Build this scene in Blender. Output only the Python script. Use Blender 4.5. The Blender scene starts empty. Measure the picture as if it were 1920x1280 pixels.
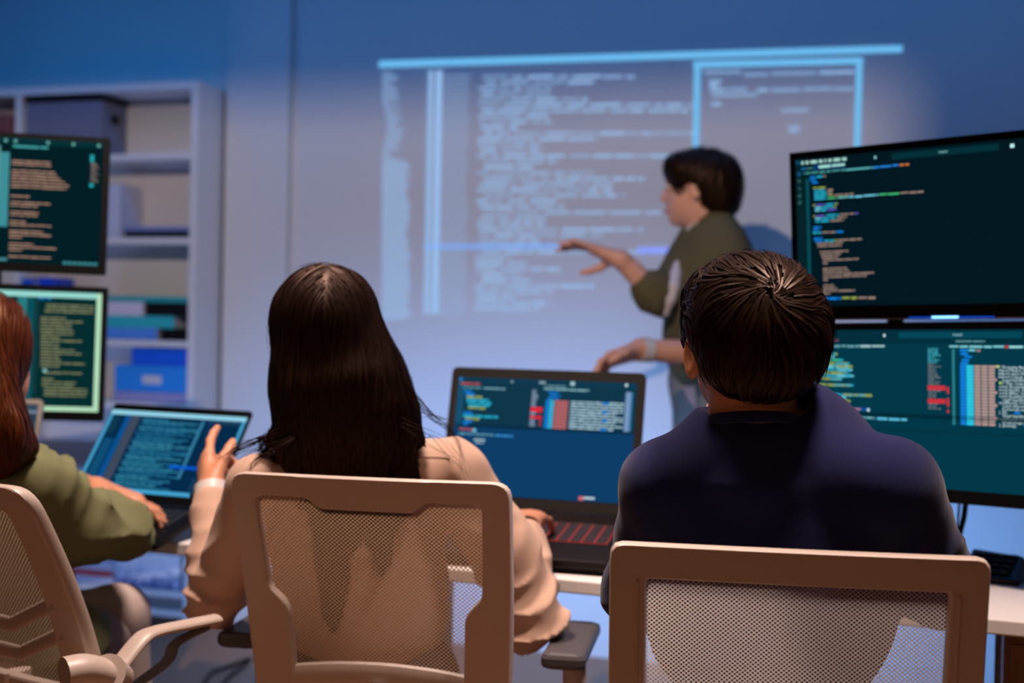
import bpy, math, random
import numpy as np
from mathutils import Vector, Matrix

scene = bpy.context.scene
COL = scene.collection
rng = np.random.default_rng(7)
random.seed(7)
R_ = math.radians

# ------------------------------------------------------------------ camera
FPX, CAMZ = 2400.0, 1.19
PSI, PHI, RHO = R_(17), math.atan(38 / 2400), 0.02
cf = np.array([-math.sin(PSI) * math.cos(PHI), math.cos(PSI) * math.cos(PHI), -math.sin(PHI)])
_r0 = np.array([math.cos(PSI), math.sin(PSI), 0.0])
_u0 = np.cross(_r0, cf)
cr = math.cos(RHO) * _r0 + math.sin(RHO) * _u0
cu = math.cos(RHO) * _u0 - math.sin(RHO) * _r0
CAM = np.array([0, 0, CAMZ])

def P(x, y, D):
    """room point seen at photo pixel x, y at distance D along the view"""
    return CAM + D * (cf + (x - 960) / FPX * cr - (y - 640) / FPX * cu)
def on_z(x, y, z):
    d = P(x, y, 1) - CAM
    return CAM + (z - CAMZ) / d[2] * d
def on_y(x, y, Y):
    d = P(x, y, 1) - CAM
    return CAM + Y / d[1] * d

cam = bpy.data.cameras.new('camera')
cam.sensor_width = 36
cam.lens = 36 * FPX / 1920
cam.clip_start = 0.05
cam.dof.use_dof = True
cam.dof.focus_distance = 1.72
cam.dof.aperture_fstop = 2.8
cam_o = bpy.data.objects.new('camera', cam)
M = Matrix.Identity(4)
for i in range(3):
    M[i][0], M[i][1], M[i][2], M[i][3] = cr[i], cu[i], -cf[i], CAM[i]
cam_o.matrix_world = M
COL.objects.link(cam_o)
scene.camera = cam_o

# ------------------------------------------------------------------ materials
def lin(c):
    return tuple((v / 255 / 12.92 if v / 255 <= 0.04045 else ((v / 255 + 0.055) / 1.055) ** 2.4) for v in c)
def mat(name, rgb, rough=0.5, metal=0.0, bump=0.0, bscale=200.0, spec=0.5, var=0.0, vscale=20.0, sheen=0.0, stretch=None):
    m = bpy.data.materials.new(name)
    m.use_nodes = True
    nt = m.node_tree
    b = nt.nodes['Principled BSDF']
    c = lin(rgb) + (1,)
    b.inputs['Base Color'].default_value = c
    b.inputs['Roughness'].default_value = rough
    b.inputs['Metallic'].default_value = metal
    b.inputs['Specular IOR Level'].default_value = spec
    if sheen:
        b.inputs['Sheen Weight'].default_value = sheen
    tc = nt.nodes.new('ShaderNodeTexCoord')
    src = tc.outputs['Object']
    if stretch:
        mp = nt.nodes.new('ShaderNodeMapping')
        mp.inputs['Scale'].default_value = stretch
        nt.links.new(src, mp.inputs['Vector'])
        src = mp.outputs['Vector']
    if var:
        n = nt.nodes.new('ShaderNodeTexNoise')
        n.inputs['Scale'].default_value = vscale
        n.inputs['Detail'].default_value = 4
        nt.links.new(src, n.inputs['Vector'])
        r = nt.nodes.new('ShaderNodeMapRange')
        r.inputs['To Min'].default_value = 1 - var
        r.inputs['To Max'].default_value = 1 + var
        nt.links.new(n.outputs['Fac'], r.inputs['Value'])
        mx = nt.nodes.new('ShaderNodeVectorMath')
        mx.operation = 'SCALE'
        mx.inputs[0].default_value = c[:3]
        nt.links.new(r.outputs['Result'], mx.inputs['Scale'])
        nt.links.new(mx.outputs['Vector'], b.inputs['Base Color'])
    if bump:
        n = nt.nodes.new('ShaderNodeTexNoise')
        n.inputs['Scale'].default_value = bscale
        n.inputs['Detail'].default_value = 3
        nt.links.new(src, n.inputs['Vector'])
        bp = nt.nodes.new('ShaderNodeBump')
        bp.inputs['Strength'].default_value = bump
        bp.inputs['Distance'].default_value = 0.002
        nt.links.new(n.outputs['Fac'], bp.inputs['Height'])
        nt.links.new(bp.outputs['Normal'], b.inputs['Normal'])
    return m
_em = {}
def emit(rgb, k=1.0, alpha=1.0):
    key = (tuple(rgb), k, alpha)
    if key in _em:
        return _em[key]
    m = bpy.data.materials.new('glow')
    m.use_nodes = True
    nt = m.node_tree
    nt.nodes.clear()
    o = nt.nodes.new('ShaderNodeOutputMaterial')
    e = nt.nodes.new('ShaderNodeEmission')
    e.inputs['Color'].default_value = lin(rgb) + (1,)
    e.inputs['Strength'].default_value = k
    if alpha < 1:
        t = nt.nodes.new('ShaderNodeBsdfTransparent')
        mx = nt.nodes.new('ShaderNodeMixShader')
        mx.inputs[0].default_value = alpha
        nt.links.new(t.outputs[0], mx.inputs[1])
        nt.links.new(e.outputs[0], mx.inputs[2])
        nt.links.new(mx.outputs[0], o.inputs[0])
    else:
        nt.links.new(e.outputs[0], o.inputs[0])
    _em[key] = m
    return m

# ------------------------------------------------------------------ objects
def link(name, me, mats, parent=None):
    o = bpy.data.objects.new(name, me)
    if mats is not None:
        for m in (mats if isinstance(mats, (list, tuple)) else [mats]):
            me.materials.append(m)
    COL.objects.link(o)
    if parent is not None:
        o.parent = parent
    return o
def empty(name, loc=(0, 0, 0), rot=None):
    o = bpy.data.objects.new(name, None)
    o.empty_display_size = 0.05
    m = Matrix.Translation(Vector([float(v) for v in loc]))
    if rot is not None:
        m = m @ rot
    o.matrix_world = m
    COL.objects.link(o)
    return o
def tag(o, label, cat, group=None):
    o['label'] = label
    o['category'] = cat
    if group:
        o['group'] = group
    return o
def struct(o):
    o['kind'] = 'structure'
    return o
class MB:
    """collects boxes, tubes and lofts into ONE mesh"""
    def __init__(s):
        s.v, s.f, s.mi = [], [], []
    def add(s, v, f, mi=0):
        b = len(s.v)
        s.v += [tuple(float(c) for c in p) for p in v]
        s.f += [tuple(b + i for i in q) for q in f]
        s.mi += [mi] * len(f)
    def box(s, x0, x1, y0, y1, z0, z1, mi=0, bev=0.0, M4=None):
        if bev > 0:
            # bevelled box: three nested slabs sharing an octagonal section
            e = min(bev, (x1 - x0) / 2.01, (y1 - y0) / 2.01, (z1 - z0) / 2.01)
            ring = lambda i: [(x0 + i + e, y0 + i), (x1 - i - e, y0 + i), (x1 - i, y0 + i + e), (x1 - i, y1 - i - e),
                              (x1 - i - e, y1 - i), (x0 + i + e, y1 - i), (x0 + i, y1 - i - e), (x0 + i, y0 + i + e)]
            v = []
            for z, i in ((z0, e), (z0 + e * 0.3, e * 0.3), (z0 + e, 0), (z1 - e, 0), (z1 - e * 0.3, e * 0.3), (z1, e)):
                v += [(x, y, z) for x, y in ring(i * 0.98)]
            f = [tuple(range(7, -1, -1)), tuple(range(40, 48))]
            for k in range(5):
                for j in range(8):
                    f.append((k * 8 + j, k * 8 + (j + 1) % 8, k * 8 + 8 + (j + 1) % 8, k * 8 + 8 + j))
        else:
            v = [(x0, y0, z0), (x1, y0, z0), (x1, y1, z0), (x0, y1, z0), (x0, y0, z1), (x1, y0, z1), (x1, y1, z1), (x0, y1, z1)]
            f = [(3, 2, 1, 0), (4, 5, 6, 7), (0, 1, 5, 4), (1, 2, 6, 5), (2, 3, 7, 6), (3, 0, 4, 7)]
        if M4 is not None:
            v = [tuple(M4 @ Vector(p)) for p in v]
        s.add(v, f, mi)
    def tube(s, pts, r, n=10, mi=0, flat=1.0, up=(0, 0, 1), cap=True):
        """swept round (or flattened) bar along pts; r scalar or list"""
        pts = [np.array(p, float) for p in pts]
        rs = r if isinstance(r, (list, tuple)) else [r] * len(pts)
        v, f = [], []
        for i, p in enumerate(pts):
            t = pts[min(i + 1, len(pts) - 1)] - pts[max(i - 1, 0)]
            t = t / np.linalg.norm(t)
            a = np.cross(t, np.array(up, float))
            if np.linalg.norm(a) < 1e-3:
                a = np.cross(t, np.array([1.0, 0, 0]))
            a /= np.linalg.norm(a)
            b = np.cross(a, t)
            for k in range(n):
                w = 2 * math.pi * k / n
                v.append(p + rs[i] * (math.cos(w) * a + flat * math.sin(w) * b))
        for i in range(len(pts) - 1):
            for k in range(n):
                f.append((i * n + k, i * n + (k + 1) % n, (i + 1) * n + (k + 1) % n, (i + 1) * n + k))
        if cap:
            f.append(tuple(range(n - 1, -1, -1)))
            f.append(tuple((len(pts) - 1) * n + k for k in range(n)))
        s.add(v, f, mi)
    def quad(s, x0, x1, z0, z1, y, mi=0):
        s.add([(x0, y, z0), (x1, y, z0), (x1, y, z1), (x0, y, z1)], [(0, 1, 2, 3)], mi)
    def mesh(s, name, smooth=False):
        me = bpy.data.meshes.new(name)
        me.from_pydata(s.v, [], s.f)
        me.polygons.foreach_set('material_index', s.mi)
        me.update()
        if smooth:
            me.polygons.foreach_set('use_smooth', [True] * len(s.f))
            me.set_sharp_from_angle(angle=R_(33))
        return me
    def build(s, name, mats, parent=None, smooth=False):
        return link(name, s.mesh(name, smooth), mats, parent)
def spline(pts, n=8):
    pts = [np.array(p, float) for p in pts]
    q = [2 * pts[0] - pts[1]] + pts + [2 * pts[-1] - pts[-2]]
    out = []
    for i in range(1, len(q) - 2):
        for k in range(n):
            t = k / n
            out.append(0.5 * (2 * q[i] + (q[i + 1] - q[i - 1]) * t + (2 * q[i - 1] - 5 * q[i] + 4 * q[i + 1] - q[i + 2]) * t * t
                              + (3 * q[i] - q[i - 1] - 3 * q[i + 1] + q[i + 2]) * t ** 3))
    out.append(pts[-1])
    return out

# ------------------------------------------------------------------ smooth solid modelling (distance fields)
def unit(v):
    v = np.array(v, float)
    return v / np.linalg.norm(v)
class Body:
    def __init__(s, disp=None):
        s.p, s.disp = [], disp
    def cap(s, a, b, ra, rb=None, k=0.03, flat=None):
        s.p.append(('c', np.array(a, float), np.array(b, float), ra, ra if rb is None else rb, k, flat))
        return s
    def chain(s, pts, rs, k=0.03, flat=None):
        for i in range(len(pts) - 1):
            s.cap(pts[i], pts[i + 1], rs[i], rs[i + 1], k, flat)
        return s
    def ell(s, c, r, k=0.03, axes=None):
        s.p.append(('e', np.array(c, float), np.array(r, float), np.eye(3) if axes is None else np.array(axes, float), 0, k, None))
        return s
    def cut(s, c, r, k=0.01, axes=None):
        s.p.append(('x', np.array(c, float), np.array(r, float), np.eye(3) if axes is None else np.array(axes, float), 0, k, None))
        return s
    def _ell(s, Q, c, r, A):
        q = (Q - c) @ A.T
        k0 = np.sqrt(((q / r) ** 2).sum(1)) + 1e-9
        k1 = np.sqrt(((q / (r * r)) ** 2).sum(1)) + 1e-9
        return k0 * (k0 - 1) / k1
    def __call__(s, Q):
        d = np.full(len(Q), 10.0)
        for t, a, b, ra, rb, k, fl in s.p:
            if t == 'c':
                ab = b - a
                h = np.clip(((Q - a) @ ab) / max(ab @ ab, 1e-9), 0, 1)
                w = Q - a - h[:, None] * ab
                if fl is not None:      # flattened across direction fl[0] by factor fl[1]
                    n = fl[0]
                    w = w + np.outer((w @ n) * (fl[1] - 1), n)
                di = np.sqrt((w ** 2).sum(1)) - (ra + (rb - ra) * h)
            elif t == 'e':
                di = s._ell(Q, a, b, ra)
            else:
                di = -s._ell(Q, a, b, ra)
                h = np.clip(k - np.abs(d - di), 0, None) / k
                d = np.maximum(d, di) + h * h * k / 4
                continue
            h = np.clip(k - np.abs(d - di), 0, None) / k
            d = np.minimum(d, di) - h * h * k / 4
        if s.disp is not None:
            d = d - s.disp(Q)
        return d
    def grad(s, Q, e=0.002):
        g = np.stack([s(Q + e * np.eye(3)[i]) - s(Q - e * np.eye(3)[i]) for i in range(3)], 1)
        return g / (np.linalg.norm(g, axis=1, keepdims=True) + 1e-9)
    def bounds(s, pad=0.03):
        lo, hi = np.full(3, 1e9), np.full(3, -1e9)
        for t, a, b, ra, rb, k, fl in s.p:
            if t == 'c':
                m = max(ra, rb) * 1.3
                lo = np.minimum(lo, np.minimum(a, b) - m)
                hi = np.maximum(hi, np.maximum(a, b) + m)
            elif t == 'e':
                m = b.max()
                lo, hi = np.minimum(lo, a - m), np.maximum(hi, a + m)
        return lo - pad, hi + pad
    def surf(s, vox=0.006, zmin=None):
        lo, hi = s.bounds()
        B = 6
        nb = np.ceil((hi - lo) / (vox * B)).astype(int)
        n = nb * B
        ax = [lo[i] + (np.arange(nb[i]) + 0.5) * vox * B for i in range(3)]
        G = np.stack(np.meshgrid(*ax, indexing='ij'), -1).reshape(-1, 3)
        dc = np.concatenate([s(G[i:i + 200000]) for i in range(0, len(G), 200000)])
        V = np.repeat(np.repeat(np.repeat(dc.reshape(nb), B, 0), B, 1), B, 2).astype(np.float32)
        act = np.abs(dc) < vox * B * 1.3 + 0.012
        idx = np.argwhere(act.reshape(nb)) * B
        off = np.stack(np.meshgrid(*[np.arange(B)] * 3, indexing='ij'), -1).reshape(-1, 3)
        for i in range(0, len(idx), 1500):
            I = (idx[i:i + 1500, None, :] + off[None]).reshape(-1, 3)
            V[I[:, 0], I[:, 1], I[:, 2]] = s(lo + (I + 0.5) * vox)
        return nets(V, lo + 0.5 * vox, vox)
def nets(V, lo, vox):
    S = V < 0
    nx, ny, nz = V.shape
    cnt = np.zeros((nx - 1, ny - 1, nz - 1), np.int8)
    for dx in (0, 1):
        for dy in (0, 1):
            for dz in (0, 1):
                cnt += S[dx:nx - 1 + dx, dy:ny - 1 + dy, dz:nz - 1 + dz]
    C = np.argwhere((cnt > 0) & (cnt < 8))
    ids = np.full(cnt.shape, -1, np.int64)
    ids[C[:, 0], C[:, 1], C[:, 2]] = np.arange(len(C))
    acc, num = np.zeros((len(C), 3)), np.zeros(len(C))
    crn = [(a, b, c) for a in (0, 1) for b in (0, 1) for c in (0, 1)]
    for a in crn:
        for ax in range(3):
            if a[ax] == 0:
                b = list(a); b[ax] = 1
                va = V[C[:, 0] + a[0], C[:, 1] + a[1], C[:, 2] + a[2]]
                vb = V[C[:, 0] + b[0], C[:, 1] + b[1], C[:, 2] + b[2]]
                m = (va < 0) != (vb < 0)
                t = np.where(m, va / np.where(m, va - vb, 1), 0)
                pt = np.tile(np.array(a, float), (len(C), 1))
                pt[:, ax] = t
                acc += np.where(m[:, None], pt, 0)
                num += m
    verts = lo + (C + acc / num[:, None]) * vox
    F = []
    for ax in range(3):
        o1, o2 = [(1, 2), (2, 0), (0, 1)][ax]
        sl0 = [slice(None)] * 3; sl1 = [slice(None)] * 3
        sl0[ax] = slice(0, -1); sl1[ax] = slice(1, None)
        A, Bv = S[tuple(sl0)], S[tuple(sl1)]
        E = np.argwhere(A != Bv)
        ok = (E[:, o1] > 0) & (E[:, o2] > 0) & (E[:, o1] < V.shape[o1] - 1) & (E[:, o2] < V.shape[o2] - 1)
        E = E[ok]
        q = []
        for d1, d2 in ((1, 1), (0, 1), (0, 0), (1, 0)):
            c = E.copy()
            c[:, o1] -= d1
            c[:, o2] -= d2
            q.append(ids[c[:, 0], c[:, 1], c[:, 2]])
        q = np.stack(q, 1)
        flip = ~A[E[:, 0], E[:, 1], E[:, 2]]
        q[flip] = q[flip][:, ::-1]
        F.append(q)
    F = np.concatenate(F)
    F = F[(F >= 0).all(1)]
    return verts, F
def np_mesh(name, v, f, smooth=True, relax=0):
    me = bpy.data.meshes.new(name)
    v = np.asarray(v, np.float64)
    f = np.asarray(f, np.int64)
    if relax:
        for _ in range(relax):
            acc = np.zeros_like(v); num = np.zeros(len(v))
            for i in range(4):
                j = (i + 1) % 4
                np.add.at(acc, f[:, i], v[f[:, j]]); np.add.at(num, f[:, i], 1)
                np.add.at(acc, f[:, j], v[f[:, i]]); np.add.at(num, f[:, j], 1)
            v = 0.5 * v + 0.5 * acc / np.maximum(num, 1)[:, None]
    me.vertices.add(len(v))
    me.vertices.foreach_set('co', v.astype(np.float32).ravel())
    me.loops.add(f.size)
    me.loops.foreach_set('vertex_index', f.ravel().astype(np.int32))
    me.polygons.add(len(f))
    me.polygons.foreach_set('loop_start', (np.arange(len(f)) * f.shape[1]).astype(np.int32))
    me.update(calc_edges=True)
    me.validate()
    if smooth:
        me.polygons.foreach_set('use_smooth', np.ones(len(me.polygons), bool))
    return me
def solid(name, body, vox, m, parent, relax=1):
    v, f = body.surf(vox)
    q = parent
    while q is not None:
        v = v - np.array(q.location)
        q = q.parent
    return link(name, np_mesh(name, v, f, True, relax), m, parent)
def wob(Q, freq, seed):
    g = np.random.default_rng(seed)
    o = 0
    for i in range(5):
        k = g.normal(size=3) * freq
        o = o + np.sin(Q @ k + g.uniform(0, 6.28) + 1.3 * np.sin(Q @ (g.normal(size=3) * freq * 0.6)))
    return o / 5
def folds(center, radius, axis, amp, freq, seed):
    """cloth folds running round an axis near a joint"""
    axis = unit(axis)
    center = np.array(center)
    def fn(Q):
        w = np.exp(-((Q - center) ** 2).sum(1) / (2 * radius ** 2))
        side = unit(np.cross(axis, [.3, .5, .8]))
        s = (Q - center) @ axis * freq * .75 + (Q - center) @ side * freq * .35 + 5.0 * wob(Q, 10, seed)
        return amp * w * (1 - 2 * np.abs(np.sin(s)) ** .7) * (.55 + .9 * wob(Q, 22, seed + 5))
    return fn
def strands(body, seeds, field, steps, step, lift, width, taper=True, jitter=0.25, wave=0.0):
    """flat hair locks combed over the surface of body"""
    Q = seeds.copy()
    n = len(Q)
    L = lift * rng.uniform(0.2, 1.3, n)
    bias = rng.normal(size=(n, 3)) * jitter
    pts, nor = [], []
    for i in range(steps):
        g = body.grad(Q)
        d = body(Q)
        Q = Q - (d - L * (1.0 if i else 1))[:, None] * g
        pts.append(Q.copy()); nor.append(g)
        t = field(Q, i) + bias
        if wave:
            t = t + wave * np.stack([wob(Q, 38, 71), wob(Q, 38, 72), wob(Q, 38, 73)], 1) + wave * .6 * np.stack([wob(Q, 90, 74), wob(Q, 90, 75), wob(Q, 90, 76)], 1)
        t = t - (t * g).sum(1, keepdims=True) * g
        t /= np.linalg.norm(t, axis=1, keepdims=True) + 1e-9
        st = step * (steps * 0 + 1)
        Q = Q + t * (st * (0.75 + 0.5 * ((np.arange(n) * 0.618) % 1)))[:, None]
    pts, nor = np.array(pts), np.array(nor)
    tan = np.gradient(pts, axis=0)
    tan /= np.linalg.norm(tan, axis=2, keepdims=True) + 1e-9
    side = np.cross(tan, nor)
    tilt = rng.uniform(-0.5, 0.5, n)[None, :, None]
    side = side + tilt * nor
    w = width * rng.uniform(0.6, 1.4, n)
    prof = np.sin(np.linspace(0.12, 1, steps) * math.pi * 0.97) ** 0.5 if taper else np.ones(steps)
    A = pts - side * (w[None, :] * prof[:, None])[:, :, None]
    Bq = pts + side * (w[None, :] * prof[:, None])[:, :, None]
    V = np.stack([A, Bq], 2)            # steps, n, 2, 3
    idx = np.arange(steps * n * 2).reshape(steps, n, 2)
    F = np.stack([idx[:-1, :, 0], idx[:-1, :, 1], idx[1:, :, 1], idx[1:, :, 0]], -1).reshape(-1, 4)
    return V.reshape(-1, 3), F
def join(*parts):
    vs, fs, b = [], [], 0
    for v, f in parts:
        vs.append(v); fs.append(f + b); b += len(v)
    return np.concatenate(vs), np.concatenate(fs)
def hand(B, wrist, fwd, palm, side, curls, spread=0.12, sc=1.0, thumb=(0.5, 0.5, 0.3), forearm=None):
    """five jointed fingers on a palm: fwd wrist->knuckles, palm = inner side of the hand, side = towards the thumb"""
    f, p, s = unit(fwd), unit(palm), unit(side)
    w = np.array(wrist, float)
    if forearm is not None:
        B.cap(forearm, w, 0.036 * sc, 0.026 * sc, 0.02)
    kn = w + f * 0.088 * sc
    B.cap(w + s * 0.012 * sc, kn + s * 0.022 * sc, 0.017 * sc, 0.0135 * sc, 0.018)
    B.cap(w - s * 0.010 * sc, kn - s * 0.020 * sc, 0.017 * sc, 0.0125 * sc, 0.018)
    B.cap(w, kn, 0.019 * sc, 0.0145 * sc, 0.018)
    lens = [(0.040, 0.026, 0.020), (0.045, 0.030, 0.021), (0.042, 0.028, 0.021), (0.033, 0.021, 0.018)]
    rad = [0.0092, 0.0094, 0.0090, 0.0080]
    for i in range(4):
        off = (0.030 - 0.0195 * i)
        b = kn + s * off * sc - f * abs(off - 0.008) * 0.18 * sc
        d = unit(f + s * (spread * (1.5 - i)))
        ang = 0
        q = b
        for j in range(3):
            ang += curls[i][j]
            dd = d * math.cos(ang) + p * math.sin(ang)
            e = q + dd * lens[i][j] * sc
            B.cap(q, e, rad[i] * (1 - 0.09 * j) * sc, rad[i] * (1 - 0.09 * (j + 1)) * sc, 0.006)
            q = e
    b = w + f * 0.022 * sc + s * 0.024 * sc + p * 0.006 * sc
    d1 = unit(s * thumb[0] + f * 0.75 + p * thumb[1])
    e = b + d1 * 0.040 * sc
    B.cap(b, e, 0.0145 * sc, 0.0110 * sc, 0.012)
    d2 = unit(d1 + f * 0.5 + (p - s) * thumb[2] * 0.6)
    e2 = e + d2 * 0.032 * sc
    B.cap(e, e2, 0.0108 * sc, 0.0098 * sc, 0.006)
    B.cap(e2, e2 + unit(d2 + f * 0.3 - s * 0.2) * 0.022 * sc, 0.0098 * sc, 0.0078 * sc, 0.005)
# ------------------------------------------------------------------ the room
WALL_Y = 4.45
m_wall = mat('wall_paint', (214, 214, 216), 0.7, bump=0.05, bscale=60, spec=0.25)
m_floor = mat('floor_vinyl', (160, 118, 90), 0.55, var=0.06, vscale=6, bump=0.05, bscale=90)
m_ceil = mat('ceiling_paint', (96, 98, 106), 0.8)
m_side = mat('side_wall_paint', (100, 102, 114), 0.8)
def room():
    x0, x1, y0, y1, z1 = -4.7, 3.0, -2.2, WALL_Y, 2.85
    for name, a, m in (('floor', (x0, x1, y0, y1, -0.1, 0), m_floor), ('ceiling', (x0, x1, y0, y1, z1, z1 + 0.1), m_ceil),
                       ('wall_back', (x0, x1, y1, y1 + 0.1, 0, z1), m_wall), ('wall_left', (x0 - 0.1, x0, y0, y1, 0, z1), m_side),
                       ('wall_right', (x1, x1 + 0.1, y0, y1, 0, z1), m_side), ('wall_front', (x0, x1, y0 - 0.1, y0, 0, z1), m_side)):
        b = MB(); b.box(*a)
        struct(b.build(name, m))
    # shallow pilaster beside the bookshelf
    xa, xb = on_y(430, 400, WALL_Y)[0], on_y(546, 400, WALL_Y)[0]
    b = MB(); b.box(xa, xb, WALL_Y - 0.035, WALL_Y - 0.001, 0, z1)
    struct(b.build('trim_1', m_wall))
    b = MB(); b.box(x0, x1, WALL_Y - 0.012, WALL_Y - 0.0005, 0.0, 0.07)
    struct(b.build('baseboard_back', m_wall))
room()

# ------------------------------------------------------------------ desk
m_white = mat('white_laminate', (226, 220, 216), 0.4, var=0.02, vscale=8)
m_edge = mat('desk_edge', (196, 182, 172), 0.5)
m_wood = mat('brown_wood', (120, 84, 56), 0.5, var=0.25, vscale=9, stretch=(8, 8, 0.5))
m_steel = mat('grey_steel', (120, 124, 132), 0.35, metal=0.8)
DZ = 0.72
dL, dR = on_z(360, 1020, DZ), on_z(1853, 1159, DZ)
dang = math.atan2(dR[1] - dL[1], dR[0] - dL[0])
dvx = np.array([math.cos(dang), math.sin(dang), 0]); dvy = np.array([-dvx[1], dvx[0], 0])
DROT = Matrix.Rotation(dang, 4, 'Z')
def on_desk(x, y):
    """desk coordinates -> room"""
    return dL + dvx * x + dvy * y
def desk():
    t = empty('desk', (dL[0], dL[1], 0), DROT)
    tag(t, 'long white laminate desk carrying the laptops and stacked monitors', 'desk')
    b = MB(); b.box(-1.75, 2.35, 0, 0.52, DZ - 0.026, DZ, bev=0.003)
    b.build('desk_top', m_white, t)
    for x in (-1.6, 0.72 - 0.35):
        b = MB(); b.box(x, x + 0.03, 0.40, 0.44, 0, DZ - 0.027, bev=0.003)
        b.build('leg', m_steel, t)
    b = MB(); b.box(1.545, 1.567, 0.30, 0.32, 0, DZ - 0.027, bev=0.004)
    b.build('leg', m_steel, t)
    b = MB(); b.box(1.556, 2.0, 0.05, 0.44, 0.0, DZ - 0.027, bev=0.003)
    for k in range(3):
        b.box(1.566, 1.99, 0.046, 0.0505, 0.05 + 0.21 * k, 0.25 + 0.21 * k)
    pd = b.build('pedestal', m_wood, t); pd['label'] = 'brown wooden drawer pedestal'
    return t
desk()

# ------------------------------------------------------------------ bookshelf and what stands on it
m_shelf = mat('shelf_white', (222, 222, 226), 0.5)
SY0, SY1 = 4.235, 4.43
def shelf():
    xr = on_y(372, 160, SY0)[0]                     # right outer edge
    xm = on_y(33, 220, SY0)[0]                      # divider centre
    xl = xm - (xr - xm) * 1.0
    zt = on_y(372, 151, SY0)[2]
    t = empty('bookshelf', (xr, SY0, 0))
    tag(t, 'tall white open bookshelf against the back wall beside the pilaster', 'bookshelf')
    ox = lambda x: x - xr
    D = SY1 - SY0
    for nm, a, c in (('side_panel', xr - 0.03, xr), ('side_panel', xl, xl + 0.03), ('divider', xm - 0.0125, xm + 0.0125)):
        b = MB(); b.box(ox(a), ox(c), 0, D, 0 if nm == 'side_panel' else 0.05, zt - (0.0 if nm == 'side_panel' else 0.03), bev=0.002)
        b.build(nm, m_shelf, t)
    b = MB(); b.box(ox(xl), ox(xr), D - 0.008, D, 0, zt)
    b.build('back_panel', m_shelf, t)
    zs = [on_y(358, y, SY0)[2] for y in (292, 451, 646, 765, 900, 1012, 1118)]
    b = MB(); b.box(ox(xl) + 0.03, -0.03, 0, D - 0.009, zt - 0.03, zt)
    b.build('top_board', m_shelf, t)
    for z in zs + [0.06]:
        for a, c in ((xl + 0.03, xm - 0.0125), (xm + 0.0125, xr - 0.03)):
            b = MB(); b.box(ox(a), ox(c), 0.002, D - 0.009, z - 0.012, z + 0.012, bev=0.001)
            b.build('shelf_board', m_shelf, t)
    return xl, xm, xr, zt, zs
S_xl, S_xm, S_xr, S_zt, S_z = shelf()
def item(name, label, cat, px0, px1, py0, py1, rgb, y0=0.01, d=0.16, parts=None, z0=None, rough=0.5, bev=0.004, group=None, rot=0):
    """box on a shelf; px = picture columns of its front face"""
    Y = SY0 + y0
    a, c = on_y(px0, py1, Y), on_y(px1, py0, Y)
    z = a[2] if z0 is None else z0
    h = c[2] - a[2]
    t = empty(name, (a[0], Y, z), Matrix.Rotation(rot, 4, 'Y'))
    tag(t, label, cat, group)
    b = MB(); b.box(0, c[0] - a[0], 0, d, 0, h, bev=bev)
    b.build('body', mat(name, rgb, rough, var=0.08, vscale=15), t)
    return t, c[0] - a[0], h, z
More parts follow.
